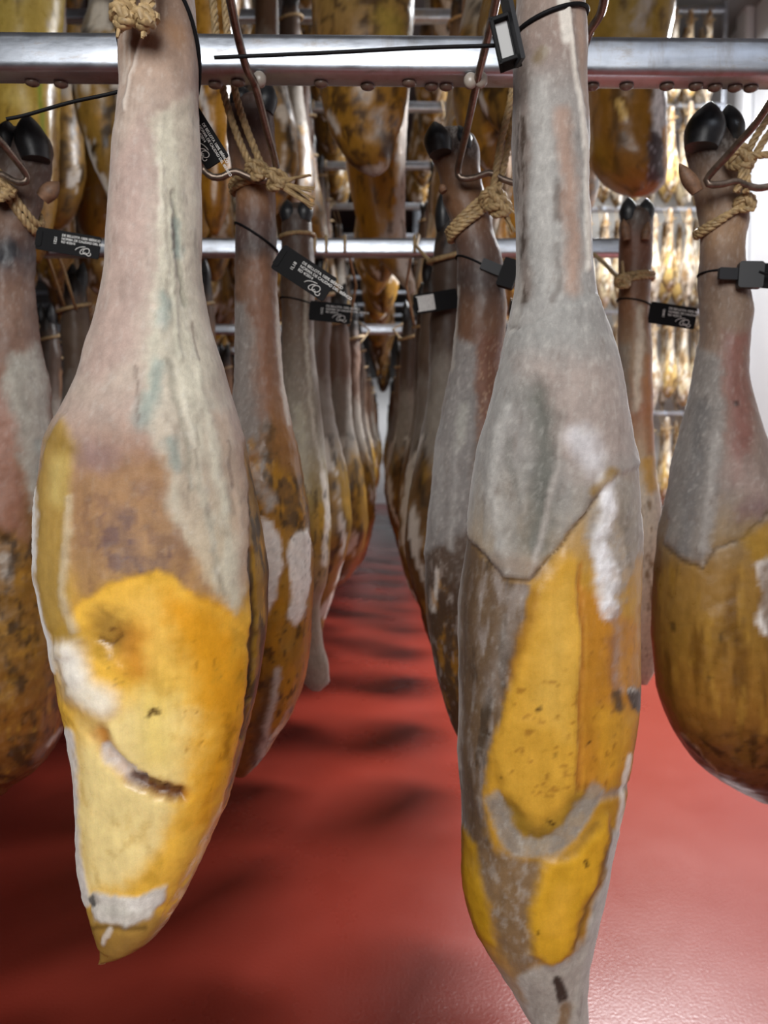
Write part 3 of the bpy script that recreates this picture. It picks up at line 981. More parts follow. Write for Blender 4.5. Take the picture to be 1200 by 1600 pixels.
def paint_right_back(p):
    p.grad([(300, '2a2522'), (345, '4a3a30'), (370, '6c4430'), (430, '6a4835'), (480, '8a6244'), (560, 'a08a72'), (640, 'a8765a'), (720, 'c4b296'), (780, 'dcd4c4'), (1068, 'e4ddd0')],
           [(300, .3), (520, .3), (700, .6), (760, .95), (1068, 1)])
    p.line([(1002, 480), (1000, 560), (992, 640)], 12, 'd6cbb8', 10, 5, .8, 1)
    p.poly([(962, 540), (985, 540), (985, 640), (965, 640)], '8d8578', 8, 8, .8, .8)
    p.line([(1015, 560), (1018, 700)], 16, 'b07a4a', 14, 6, .8, .2)
    p.line([(1012, 720), (1018, 760)], 20, 'd0a040', 14, 8, .8, .1)
    p.noise('7d6038', 60, .15, .4, .8, 3, (1, 1, .4), .3, region=[(960, 780), (1040, 780), (1030, 1040), (970, 1040)])
    p.mottle()
    p.disp += .002 * fbm(p.P, 24, 4, 46)


def hair_fringe(p, y0, y1):
    """grey bristles where the skin meets the horn"""
    m = sstep(-p.y - p.wy * 14, -y1, -y0)
    p.apply(m * .75, '3a3532', .6)
    p.apply(m * sstep(fbm(p.P, 300, 3, 91, (1, 1, .4)), -.1, .3) * .8, '8f8984', .9)


def paint_left_edge(p):
    p.grad([(200, '4b3f3b'), (300, '5d4a3f'), (350, '6a5142'), (400, '4c4243'), (450, '7c6152'), (560, '7d6254'), (640, '8a6d58'), (720, '8f7058'), (800, '7c5a34'), (900, '7d581f'), (1000, '85602a'), (1150, '7d4f1c'), (1240, '6a4420')],
           [(200, .4), (700, .5), (780, .2), (1240, .1)])
    p.line([(8, 392)], 44, '20242a', 24, 10, .9, .3)
    p.poly([(12, 560), (62, 540), (80, 640), (88, 780), (50, 800), (35, 720), (0, 640)], 'a09d93', 10, 10, .9, .95, .002)
    p.line([(58, 690), (64, 740)], 14, '79837e', 14, 8, .6)
    p.poly([(-30, 560), (8, 600), (35, 740), (40, 840), (-20, 820)], '95695a', 14, 12, .7, .4)
    p.line([(5, 870), (12, 900)], 20, 'b9b2a8', 16, 10, .8, 1, 0, .4, 120, 2)
    p.noise('2f2112', 55, -.1, .3, .8, 4, (1, 1, .6), region=[(-100, 830), (110, 830), (100, 1180), (-40, 1250)])
    p.noise('a77a2c', 55, .1, .45, .6, 5, (1, 1, .6), region=[(-100, 830), (110, 830), (100, 1180), (-40, 1250)])
    p.line([(96, 1140), (75, 1165)], 5, 'c9bfb4', 5, 4, .8, 1)
    p.mottle()
    p.disp += .003 * fbm(p.P, 24, 4, 47) + .0012 * fbm(p.P, 60, 3, 48)


def paint_upper(kind):
    def f(p):
        if kind == 'centre':
            p.grad([(-200, '8d7a3c'), (40, '8a6a3a'), (140, '8c6420'), (220, '8e6522'), (273, '6a4a1c')], [(-200, .1), (273, .05)])
            p.noise('3a2616', 40, -.05, .3, .85, 2)
            p.line([(515, 180), (528, 205)], 9, 'c6bdb2', 6, 5, .9, 1)
            p.line([(590, 180), (596, 210)], 24, 'a9a29a', 18, 12, .85, 1, 0, .4, 60, 3)
            p.line([(575, 270), (595, 262)], 14, 'b8afa6', 10, 8, .7, .9)
            p.line([(600, 215), (612, 240)], 20, '2f1d10', 16, 8, .8)
            p.line([(605, 30), (615, 50)], 40, 'a08b3a', 30, 12, .6)
        elif kind == 'behind':
            p.grad([(-200, '8d6a2c'), (250, '96691c'), (350, 'a0721e'), (420, '7d5a26'), (458, '9a9086')], [(-200, .1), (400, .1), (458, .8)])
            p.poly([(628, 130), (650, 130), (640, 300), (634, 400), (646, 440), (625, 430), (618, 350), (624, 250)], 'b3aaa2', 5, 9, .95, 1)
            p.line([(590, 385), (612, 360), (622, 330)], 16, 'a89c94', 9, 8, .9, .9)
            p.noise('3a2812', 45, .1, .4, .7, 2, (1, 1, .5))
        elif kind == 'right':
            p.grad([(-200, '8a7430'), (60, '7e6426'), (130, '7a541a'), (230, '734d16'), (307, '80581c')], [(-200, .1), (307, .05)])
            p.noise('3a260e', 30, -.05, .4, .7, 2, (1, 1, .6))
            p.poly([(1022, 130), (1050, 120), (1048, 200), (1040, 285), (1012, 285), (1012, 230), (1020, 190)], '2c2024', 5, 6, .95, .4)
            p.line([(1028, 130), (1030, 200)], 18, 'c6c1c0', 12, 9, .9, 1, 0, .35, 80, 3)
            p.line([(1040, 200), (1042, 285)], 8, 'a5711c', 6, 3, .9)
            p.noise('8b8488', 160, .1, .35, .7, 5, region=[(1010, 220), (1045, 220), (1040, 290), (1010, 290)])
            p.line([(968, 160), (974, 185)], 10, 'c9a860', 6, 6, .9, .2, .003)
            p.line([(925, 230), (960, 290)], 30, '8a6a22', 30, 10, .5)
            p.line([(1010, 0), (1000, 40)], 22, '9a938e', 18, 12, .8, 1, 0, .4, 90, 4)
        elif kind == 'yellow':
            p.grad([(-200, '9c8a50'), (100, 'b39a48'), (200, 'ab8a3a'), (300, '8a6420'), (410, '7d5a20')], [(-200, 0), (410, 0)])
            p.line([(62, 130), (66, 200), (72, 290)], 7, '6d8a2c', 6, 3, .8)
            p.line([(20, 150), (45, 165)], 24, 'd0b868', 20, 8, .7)
            p.line([(80, 140), (92, 300)], 14, '6a4a20', 12, 6, .8)
            p.noise('4a3418', 40, .2, .5, .6, 2)
        else:
            p.grad([(-200, '9a7430'), (140, 'a8792a'), (250, 'a9761c'), (370, '7d4c18')], [(-200, 0), (370, 0)])
            p.line([(312, 140), (330, 210)], 12, 'd0cbc6', 7, 7, .9, 1)
            p.noise('5a3612', 40, .0, .4, .8, 2, (1, 1, .6))
        p.disp += .004 * fbm(p.P, 14, 4, 50) + .0012 * fbm(p.P, 50, 3, 51)
    return f


# ---- everyday hams (millimetre units, no camera): six variants
def U_mm(px, py, d):
    return Vector(((px - 600) / 1000.0, d, -py / 1000.0))


def Pj_mm(P):
    return 600 + P[..., 0] * 1000.0, -P[..., 2] * 1000.0


GEN_ROWS = [
    [(0, 588, 612), (20, 578, 624), (90, 570, 632), (150, 566, 638), (210, 563, 634), (300, 562, 636), (380, 556, 642), (450, 545, 655), (530, 528, 672), (620, 517, 684), (690, 515, 684), (750, 524, 676), (800, 540, 662), (840, 560, 648), (862, 580, 632), (872, 595, 616)],
    [(0, 590, 612), (20, 579, 622), (90, 571, 634), (150, 568, 640), (220, 565, 633), (310, 564, 634), (390, 555, 646), (470, 540, 664), (560, 524, 680), (640, 520, 684), (700, 528, 674), (760, 545, 656), (820, 562, 640), (870, 578, 622), (910, 590, 612), (925, 598, 606)],
    [(0, 589, 612), (20, 577, 623), (90, 569, 630), (150, 566, 634), (230, 566, 634), (320, 560, 640), (400, 548, 652), (480, 530, 668), (560, 514, 682), (640, 508, 686), (700, 512, 676), (750, 524, 654), (790, 545, 628), (815, 565, 610), (828, 580, 596)],
]
RATIO_MM = [(0, 1.0), (300, 1.05), (450, 1.15), (620, 1.3), (800, 1.3), (930, 1.0)]


def paint_generic(leg, body, grey, dark, white, seed):
    def f(p):
        p.grad([(0, '1d1a18'), (60, '2c2420'), (75, '4d3c32'), (150, leg), (260, leg), (420, '7f7466'), (500, body), (760, body), (930, '6a4a22')],
               [(0, .2), (300, .4), (450, .5), (520, .08), (930, .08)], 26)
        p.poly([(560, 250), (640, 300), (660, 480), (600, 560), (540, 470)], '8d867c', 14, 24, grey, .95, .001, .4, 25, seed)
        p.noise('2f2216', 26, .0, .35, dark, seed + 1, (1, 1, .5), region=[(480, 420), (720, 420), (720, 950), (480, 950)])
        p.noise('b98a2e', 30, .15, .5, .6, seed + 2, (1, 1, .5), region=[(480, 460), (720, 460), (720, 900), (480, 900)])
        p.noise('cfc8bc', 16, .32 - white * .5, .5 - white * .5, .95, seed + 3, (1, 1, .45), 1.0, region=[(480, 430), (720, 430), (720, 960), (480, 960)])
        p.disp += .004 * fbm(p.P, 14, 4, seed + 4) + .0015 * fbm(p.P, 50, 3, seed + 5)
    return f


GEN = []
for k, (ri, leg, body, grey, dark, white) in enumerate((
        (0, '6d5140', '8d6a2a', .9, .8, .1), (1, '5a4536', '90702f', .9, .9, .35), (2, '77583f', '9d782c', .7, .6, .2),
        (1, '4e3c30', '6a4c28', .8, .9, .35), (0, '6a5848', '8a6a34', .95, .6, .55), (2, '5f4634', '80602a', .8, .95, .15))):
    hm = Ham(GEN_ROWS[ri], 0.0, 44, 96, RATIO_MM, U_mm, Pj_mm, it=0)
    me = hm.mesh('ham_body', paint_generic(leg, body, grey, dark, white, 60 + 7 * k))
    me.materials.append(HAM)
    GEN.append((me, hm, abs(hm.base.z)))
WHITE_GEN = []
for k, (ri, body, dk) in enumerate(((0, 'cfc2a0', .25), (1, 'd2c8b4', .35), (2, 'c9ac68', .3))):
    hm = Ham(GEN_ROWS[ri], 0.0, 28, 60, RATIO_MM, U_mm, Pj_mm, it=0)

    def pf(p, body=body, dk=dk, k=k):
        p.grad([(0, '8a7a66'), (150, 'a08a6c'), (300, 'c9bda4'), (500, body), (930, body)], [(0, .5), (930, .7)])
        p.noise('8a6428', 18, -.2, .25, .85, 90 + k, (1, 1, .4))
        p.noise('3c2a18', 26, .05, .35, .85, 95 + k, (1, 1, .4))
        p.noise('e0dace', 20, .1, .4, .9, 99 + k, (1, 1, .4), 1.0)
        p.disp += .004 * fbm(p.P, 16, 3, 101 + k)
    me = hm.mesh('ham_body', pf)
    me.materials.append(HAM)
    WHITE_GEN.append((me, hm, abs(hm.base.z)))


# ------------------------------------------------------------------ feet
def toe_mesh(base, tip, wid, dep, bend=0.0):
    """one cloven hoof half: a blunt horn from base to tip (world points)"""
    base, tip = Vector(base), Vector(tip)
    ax = tip - base
    L = ax.length
    ax.normalize()
    side = ax.cross(Vector((0, 1, 0))).normalized()
    fro = side.cross(ax)
    mb = MB()
    V, Fc = [], []
    nu, nv = 14, 12
    for j in range(nv):
        t = j / (nv - 1)
        r = (1 - max(0, (t - 0.25) / 0.75) ** 2.2 * 0.93) * (0.86 + 0.22 * math.sin(min(t * 2.2, 1) * math.pi * 0.5))
        c = base + ax * (L * (t ** 0.92)) + side * bend * math.sin(t * math.pi * 0.5) * L - fro * 0.0
        for i in range(nu):
            th = 2 * math.pi * i / nu
            s = math.sin(th)
            V.append(c + side * (wid / 2 * r * math.cos(th)) + fro * (dep / 2 * r * (s if s > 0 else s * 0.8)))
    for j in range(nv - 1):
        for i in range(nu):
            Fc.append((j * nu + i, j * nu + (i + 1) % nu, (j + 1) * nu + (i + 1) % nu, (j + 1) * nu + i))
    Fc.append(tuple(range(nu))[::-1])
    Fc.append(tuple((nv - 1) * nu + i for i in range(nu)))
    return mb.add(V, Fc)


def add_toe(root, px0, py0, px1, py1, d, wpx, depm=None, bend=0.0, mat=None, name='hoof'):
    k = d / F
    b, t = unproj(px0, py0, d), unproj(px1, py1, d)
    return toe_mesh(b, t, wpx * k, depm or wpx * k * 1.25, bend).build(name, mat or HOOF, root)


# generic hooves (one shared mesh per half), local to the ham base
def gen_hooves(hm):
    out = []
    b = hm.base
    for s in (-1, 1):
        mb = toe_mesh(Vector((0.013 * s, -0.004, -0.045)), Vector((0.017 * s, -0.012, 0.03)), 0.028, 0.04, 0.0)
        mb.V = [tuple(Vector(v) - b) for v in mb.V]
        me = mb.mesh('hoof')
        me.materials.append(HOOF)
        out.append(me)
    return out


GEN_H = [gen_hooves(g[1]) for g in GEN]


# ------------------------------------------------------------------ heroes
def hero(rows, d, nu, nv, paint, ratio, label, group=None, yoff=None, power=2.15, name='cured_ham'):
    hm = Ham(rows, d, nu, nv, ratio, yoff=yoff, power=power)
    root = empty(name, hm.base, label, 'ham', group)
    me = hm.mesh('ham_body', paint)
    obj('ham_body', me, HAM, root)
    return hm, root


L1, L1o = hero([(-170, 228, 262), (-150, 210, 275), (-60, 190, 295), (0, 186, 305), (60, 184, 309), (130, 184, 310), (170, 180, 311), (230, 174, 312), (300, 168, 314), (370, 164, 316), (410, 162, 317), (450, 156, 321), (500, 143, 328), (550, 128, 340),
                (580, 121, 350), (610, 108, 358), (640, 92, 368), (665, 76, 376), (700, 65, 388), (740, 60, 396), (800, 55, 408), (850, 53, 418), (900, 56, 423), (950, 63, 423), (1000, 74, 418), (1050, 81, 411), (1100, 89, 401), (1130, 97, 395), (1160, 105, 388),
                (1200, 111, 376), (1250, 115, 356), (1300, 117, 334), (1350, 120, 309), (1400, 128, 281), (1430, 136, 257), (1450, 142, 228), (1465, 147, 195), (1473, 149, 178), (1478, 155, 167)],
               0.60, 220, 460, paint_front_left, [(-170, 1), (400, 1.05), (600, .95), (800, .8), (1100, .8), (1300, .8), (1478, 1)],
               'large pale mouldy ham with bright yellow tip hanging in front at left', None, [(-170, 0), (500, 0), (900, .015), (1200, .0), (1478, -.02)])
R1, R1o = hero([(-185, 842, 872), (-160, 830, 885), (-60, 810, 907), (0, 808, 915), (60, 805, 918), (100, 802, 918), (200, 801, 921), (260, 801, 921), (330, 804, 922), (400, 806, 926), (450, 804, 932), (500, 795, 945), (540, 787, 957), (600, 776, 972), (650, 765, 982),
                (700, 752, 990), (740, 745, 998), (800, 735, 1003), (850, 728, 1005), (900, 720, 1003), (950, 714, 1001), (1000, 713, 1001), (1050, 714, 1002), (1100, 714, 1000), (1150, 713, 994), (1200, 715, 988), (1240, 718, 980), (1300, 720, 967), (1350, 721, 955),
                (1400, 728, 945), (1440, 742, 936), (1480, 765, 926), (1520, 790, 919), (1560, 812, 917), (1600, 838, 918), (1650, 862, 905), (1680, 878, 890)],
               0.61, 200, 470, paint_front_right, [(-185, 1), (400, 1.05), (600, .95), (850, .85), (1200, .8), (1680, 1)],
               'long grey mouldy ham with amber fat and grey V band in front at right', None, [(-185, 0), (500, 0), (900, .015), (1300, 0), (1680, -.02)])
L2, L2o = hero([(150, 372, 412), (160, 358, 424), (200, 354, 429), (250, 360, 430), (285, 366, 430), (330, 369, 432), (400, 367, 432), (450, 367, 433), (500, 368, 437), (550, 368, 440), (600, 366, 443), (640, 360, 452), (700, 345, 465), (750, 330, 475), (800, 318, 483), (850, 310, 487), (900, 305, 490),
                (950, 303, 488), (1000, 303, 485), (1050, 306, 478), (1100, 315, 462), (1150, 330, 430), (1180, 345, 412), (1200, 358, 395), (1212, 368, 382)],
               0.94, 120, 300, paint_left_second, [(128, .9), (400, 1.05), (650, 1.0), (850, .85), (1212, 1)],
               'brown cured ham with white mould patches hanging behind the large pale one')
L3, L3o = hero([(318, 455, 470), (330, 442, 484), (360, 440, 488), (450, 438, 492), (500, 440, 490), (600, 440, 497), (700, 430, 508), (760, 425, 514), (830, 420, 517), (900, 420, 512), (950, 425, 500), (1000, 436, 504), (1040, 452, 514), (1062, 470, 515), (1078, 486, 502)],
               1.33, 90, 200, paint_left_third, [(318, .9), (600, 1.1), (850, 1.1), (1078, .8)],
               'third cured ham along the left side of the aisle, ending in a grey tail')
R2, R2o = hero([(205, 684, 730), (215, 672, 742), (235, 669, 750), (258, 680, 751), (282, 688, 753), (320, 694, 762), (345, 703, 768), (370, 707, 774), (400, 714, 784), (450, 715, 790), (480, 714, 793), (520, 711, 790), (560, 709, 785), (600, 700, 788), (650, 690, 800), (700, 681, 815), (760, 676, 825), (830, 668, 830),
                (880, 664, 832), (950, 666, 830), (1000, 672, 825), (1050, 682, 815), (1100, 695, 800), (1140, 710, 780), (1168, 728, 750)],
               1.0, 120, 280, paint_right_second, [(212, .9), (500, 1.05), (700, .95), (900, .85), (1168, 1)],
               'dark brown cured ham with grey veil hanging behind the long grey one')
RE, REo = hero([(196, 1088, 1142), (206, 1074, 1154), (222, 1068, 1160), (240, 1069, 1163), (265, 1077, 1166), (300, 1083, 1170), (340, 1090, 1172), (370, 1093, 1167), (400, 1092, 1166), (440, 1091, 1170), (480, 1093, 1178), (520, 1094, 1173), (570, 1088, 1172), (620, 1078, 1180), (670, 1066, 1195), (720, 1052, 1210), (770, 1042, 1222),
                (830, 1028, 1235), (880, 1022, 1245), (950, 1017, 1252), (1000, 1018, 1255), (1060, 1024, 1257), (1100, 1034, 1257), (1150, 1058, 1255), (1180, 1085, 1252), (1210, 1125, 1247), (1235, 1163, 1238), (1252, 1192, 1222)],
               0.947, 130, 290, paint_right_edge, [(215, .8), (500, 1.0), (700, .95), (900, .8), (1252, 1)],
               'golden brown ham with grey tongue of hide at the right edge of the photo')
RB, RBo = hero([(322, 985, 1005), (335, 970, 1022), (350, 968, 1021), (390, 966, 1020), (430, 966, 1018), (470, 965, 1016), (520, 965, 1018), (600, 970, 1020), (680, 975, 1022), (740, 972, 1026), (800, 966, 1035), (850, 962, 1040), (920, 962, 1038), (1000, 970, 1030), (1050, 985, 1022), (1068, 998, 1012)],
               1.32, 90, 200, paint_right_back, [(322, .9), (600, 1.1), (850, 1.2), (1068, 1)],
               'slim orange cured ham with white mould hanging between long grey ham and right edge ham')
LE, LEo = hero([(205, 8, 60), (216, -4, 76), (240, -10, 84), (270, -10, 82), (295, -12, 74), (340, -15, 62), (400, -20, 54), (450, -25, 54), (500, -25, 60), (560, -35, 68), (620, -50, 80), (680, -60, 86), (740, -70, 90), (850, -85, 97), (950, -90, 101), (1050, -90, 104), (1130, -85, 101), (1160, -72, 88), (1200, -50, 52), (1225, -22, 20), (1241, -10, 4)],
               0.975, 110, 260, paint_left_edge, [(215, .8), (500, 1.0), (700, .95), (900, .8), (1241, 1)],
               'dark rough brown cured ham cut off by the left edge of the photo')
UA, UAo = hero([(-560, 540, 600), (-400, 500, 640), (-200, 480, 655), (45, 488, 645), (130, 498, 640), (180, 508, 632), (220, 525, 618), (250, 545, 612), (265, 565, 605), (273, 580, 594)],
               1.74, 80, 130, paint_upper('centre'), [(-560, 1), (-200, .9), (273, 1)],
               'brown upper tier ham whose blunt end shows just below middle of the near bar', 'upper tier hams near the front')
UB, UBo = hero([(-400, 570, 610), (-100, 530, 650), (130, 535, 640), (250, 540, 634), (300, 548, 633), (350, 560, 633), (390, 577, 637), (420, 606, 643), (450, 632, 649), (458, 638, 646)],
               2.4, 70, 130, paint_upper('behind'), [(-400, 1), (0, .8), (458, 1)],
               'gold and white upper tier ham with trailing strip, behind the blunt middle one', 'upper tier hams near the front')
UC, UCo = hero([(-480, 950, 1000), (-300, 910, 1060), (-100, 900, 1062), (0, 905, 1056), (60, 908, 1047), (130, 914, 1041), (200, 918, 1042), (250, 921, 1043), (280, 936, 1040), (297, 960, 1026), (307, 985, 1006)],
               1.9, 80, 130, paint_upper('right'), [(-480, 1), (-100, .9), (307, 1)],
               'dark amber upper tier ham right of the long grey front ham', 'upper tier hams near the front')
UD, UDo = hero([(-560, 10, 60), (-400, -30, 110), (-100, -38, 108), (100, -20, 96), (200, -8, 94), (300, 5, 90), (380, 30, 78), (410, 48, 64)],
               1.7, 70, 110, paint_upper('yellow'), [(-560, 1), (-100, .9), (410, 1)],
               'wet pale yellow upper tier ham with green streak, behind bar at upper left', 'upper tier hams near the front')
UF, UFo = hero([(-500, 320, 360), (-300, 290, 390), (-100, 290, 385), (60, 300, 370), (140, 305, 362), (250, 310, 363), (320, 315, 358), (355, 325, 346), (367, 332, 340)],
               1.8, 60, 110, paint_upper('gold'), [(-500, 1), (-100, 1.2), (367, 1)],
               'golden upper tier ham showing right of the large pale ham shank', 'upper tier hams near the front')

# feet
add_toe(L2o, 379, 168, 372, 132, 0.93, 34); add_toe(L2o, 412, 176, 420, 128, 0.93, 34)
add_toe(L3o, 452, 345, 448, 312, 1.32, 26); add_toe(L3o, 474, 345, 478, 310, 1.32, 26)
add_toe(R2o, 688, 240, 680, 190, 0.965, 40, .05, .03); add_toe(R2o, 726, 238, 716, 196, 0.985, 30, .045, .0)
add_toe(REo, 1096, 230, 1106, 158, 0.915, 56, .052, -.06); add_toe(REo, 1144, 222, 1140, 163, 0.932, 38, .046, .04)
add_toe(RBo, 982, 345, 982, 308, 1.31, 26); add_toe(RBo, 1008, 345, 1010, 310, 1.31, 26)
add_toe(LEo, 14, 235, 14, 188, 0.955, 32, .045, .04); add_toe(LEo, 56, 250, 48, 178, 0.95, 46, .05, .08)
add_toe(REo, 1090, 300, 1064, 254, 0.905, 22, .02, .05, CLAW, 'dewclaw')
add_toe(RBo, 980, 375, 974, 342, 1.28, 14, .018, 0, CLAW, 'dewclaw'); add_toe(RBo, 1008, 375, 1013, 346, 1.28, 14, .018, 0, CLAW, 'dewclaw')
add_toe(LEo, 66, 310, 92, 284, 0.95, 26, .022, 0, CLAW, 'dewclaw')
add_toe(R2o, 694, 300, 688, 288, 0.96, 12, .02, 0, CLAW, 'dewclaw')

# ------------------------------------------------------------------ bars and racks
def bar(x0, x1, y, z, label, h=0.02, slope=0.0, pegs=(), n=1):
    a, b = Vector((x0, y, z + slope * x0)), Vector((x1, y, z + slope * x1))
    mid = (a + b) / 2
    root = MB().box(mid, (0, h, 0), (b - a) / 2, (0, 0, h), 0.008).build('hanging_bar', STEEL)
    me = root.data
    me.transform(Matrix.Translation(-mid))
    root.location = mid
    tag(root, label, 'bar', 'horizontal hanging bars')
    for p in pegs:
        MB().blob(Vector(p) + Vector((0, .004, 0)), .0075, .006, .0085).tube([Vector(p) + Vector((0, .014, 0)), Vector(p)], .005).build('peg', FATBLOB, root)
    return root


# peg points sit on the lower front edge of the near bar
z_near = unproj(600, 50, 0.79).z - 0.02
sl = (unproj(1200, 55, 0.79).z - unproj(0, 45, 0.79).z) / (unproj(1200, 50, 0.79).x - unproj(0, 50, 0.79).x)
NEAR = bar(XL, 0.95, 0.81, z_near, 'thick shiny steel bar crossing the whole top of the photo', slope=sl,
           pegs=[unproj(404, 121, 0.788), unproj(736, 123, 0.788), unproj(752, 122, 0.788)])
drop = MB().blob((0, 0, 0), .008, .007, .004, 10, 6).mesh('grease_drop')
drop.materials.append(make_simple('brown_grease', (0.16, 0.11, 0.085), 0.3))
for px in (38, 82, 330, 368, 500, 574, 640, 676, 700, 932, 986, 1050, 1096, 1128, 1160, 1186):
    q = unproj(px, 128 + px * .0075, .80)
    o = obj('grease_drop', drop, None, NEAR)
    o.location = Vector((q.x, .812 + rng.uniform(0, .010), NEAR.location.z + sl * (q.x - NEAR.location.x) - .0215)) - NEAR.location
FRONT = bar(XL, 0.95, 0.50, 1.69, 'steel bar above the frame carrying the hooks of the nearest hams')
BAR_Y = [1.74, 3.06, 3.80, 4.54, 5.28, 6.02, 6.76, 7.5, 8.24, 8.98, 9.72, 10.46]
UP_Y = [1.46, 2.1, 2.75, 3.49, 4.23, 4.97, 5.71, 6.45, 7.19, 7.93, 8.67, 9.41, 10.15]
TOP_Y = [3.3, 4.04, 4.78, 5.52]
Z_LOW, Z_UP, Z_TOP = 1.585, 2.665, 3.76
ORD = ['first', 'second', 'third', 'fourth', 'fifth', 'sixth', 'seventh', 'eighth', 'ninth', 'tenth', 'eleventh', 'twelfth', 'thirteenth', 'fourteenth', 'fifteenth',
       'sixteenth', 'seventeenth', 'eighteenth', 'nineteenth', 'twentieth', 'twenty-first', 'twenty-second', 'twenty-third', 'twenty-fourth', 'twenty-fifth', 'twenty-sixth', 'twenty-seventh', 'twenty-eighth', 'twenty-ninth', 'thirtieth', 'thirty-first', 'thirty-second']
for k, y in enumerate(BAR_Y):
    if k < 2:
        bar(XL, 0.58, y, Z_LOW, 'steel bar of the lower tier, %s one back from the near bar' % ORD[k])
    else:
        bar(XL, -0.12, y, Z_LOW, 'steel bar of the rack left of the aisle, %s one back' % ORD[k])
        bar(0.1, 0.58, y, Z_LOW, 'short steel bar of the rack right of the aisle, %s one back' % ORD[k])
for k, y in enumerate(UP_Y):
    bar(XL, 0.75, y, Z_UP, 'steel bar of the upper tier, %s one from the front' % ORD[k])
for k, y in enumerate(TOP_Y):
    bar(XL, 0.75, y, Z_TOP, 'dim steel bar of the topmost tier, %s one from the front' % ORD[k])


def post(x, y, z0, z1, label, g='rack hangers'):
    o = MB().box((x, y, (z0 + z1) / 2), (.018, 0, 0), (0, 0, (z1 - z0) / 2), (0, .018, 0), .006).build('rack_hanger', STEEL)
    o.data.transform(Matrix.Translation((-x, -y, -z0)))
    o.location = (x, y, z0)
    return tag(o, label, 'hanger', g)


for k, y in enumerate(BAR_Y):
    if True:
        post(0.42, y, Z_LOW + .02, ZC, 'square steel hanger from ceiling to the %s lower bar behind the near one' % ORD[k])


# ------------------------------------------------------------------ wire hooks
def U3(pts):
    return [unproj(*p) for p in pts]


def hook(pts, label, r=0.0042):
    q = resample(U3(pts), 0.006)
    mb = MB().tube(q, r, 10)
    o = mb.build('wire_hook', WIRE)
    c = q[len(q) // 2].copy()
    o.data.transform(Matrix.Translation(-c))
    o.location = c
    return tag(o, label, 'hook', 'bent wire ham hooks')


hook([(330, -470, .5), (345, -130, .62), (360, 0, .68), (383, 100, .765), (398, 132, .786), (416, 200, .84), (431, 256, .888), (427, 272, .893), (408, 283, .893), (388, 276, .893), (366, 268, .893), (345, 277, .893), (326, 273, .893), (313, 248, .885), (304, 150, .79), (296, 0, .69), (305, -300, .55), (320, -470, .5)],
     'bent wire hook holding the brown ham behind the large pale one')
hook([(815, -470, .5), (795, -130, .63), (775, 0, .70), (746, 125, .79), (730, 200, .86), (716, 262, .945), (720, 278, .95), (740, 278, .95), (765, 270, .95), (785, 280, .95), (812, 287, .95), (845, 281, .95), (862, 262, .94), (886, 160, .83), (918, 58, .745), (945, -10, .70), (950, -300, .56), (950, -470, .5)],
     'bent wire hook holding the dark ham behind the long grey one')
hook([(1420, -470, .5), (1330, -60, .66), (1200, 165, .80), (1150, 228, .85), (1107, 276, .888), (1108, 288, .89), (1128, 288, .89), (1150, 283, .89), (1166, 289, .89), (1185, 294, .89), (1210, 288, .89), (1230, 272, .888), (1320, 100, .77), (1440, -200, .60), (1480, -470, .5)],
     'bent wire hook holding the golden ham at the right edge')
hook([(-260, -470, .5), (-150, 10, .70), (-40, 175, .83), (10, 232, .875), (41, 272, .915), (40, 284, .918), (24, 284, .918), (0, 272, .918), (-20, 278, .918), (-50, 284, .918), (-72, 268, .91), (-130, 140, .80), (-230, -100, .64), (-290, -470, .5)],
     'bent wire hook holding the dark ham at the left edge')


# ------------------------------------------------------------------ twine, straps, seals
def twine(root, loops=(), strands=(), knots=(), frays=(), r=0.0036):
    mb = MB()
    for l in loops:
        mb.rope(l, r, closed=True)
    for s in strands:
        mb.rope(U3(s), r)
    for (px, py, d, a) in knots:
        c = unproj(px, py, d)
        ring = [c + Vector((a * math.cos(t) * (1 + .2 * math.sin(3 * t)), a * .6 * math.sin(t * 2 + 1), a * .8 * math.sin(t))) for t in np.linspace(0, 2 * math.pi, 14, endpoint=False)]
        mb.rope(ring, r * 1.05, closed=True)
        ring = [c + Vector((a * .7 * math.sin(t), a * .7 * math.cos(t), a * .5 * math.sin(2 * t))) for t in np.linspace(0, 2 * math.pi, 14, endpoint=False)]
        mb.rope(ring, r * 1.05, closed=True)
        mb.blob(c, a * .7, a * .6, a * .6)
    for (x0, y0, x1, y1, d, n) in frays:
        a, b = unproj(x0, y0, d), unproj(x1, y1, d)
        L = (b - a).length
        for k in range(n):
            e = b + Vector((rng.uniform(-.1, .15), rng.uniform(-.3, .3), rng.uniform(-.45, .45))) * L
            m = (a + e) / 2 + Vector((0, 0, rng.uniform(-.1, .1))) * L
            s = a + Vector((0, rng.uniform(-1, 1), rng.uniform(-1, 1))) * r * .8
            mb.tube([s, m, e], r * .55, 6, r * .25)
    return mb.build('twine', ROPE, root)


def strap(root, pts, r=0.0011, name='seal_strap', closed=False):
    return MB().tube(resample(pts, .006, closed), r, 8, closed=closed).build(name, BLACK, root)


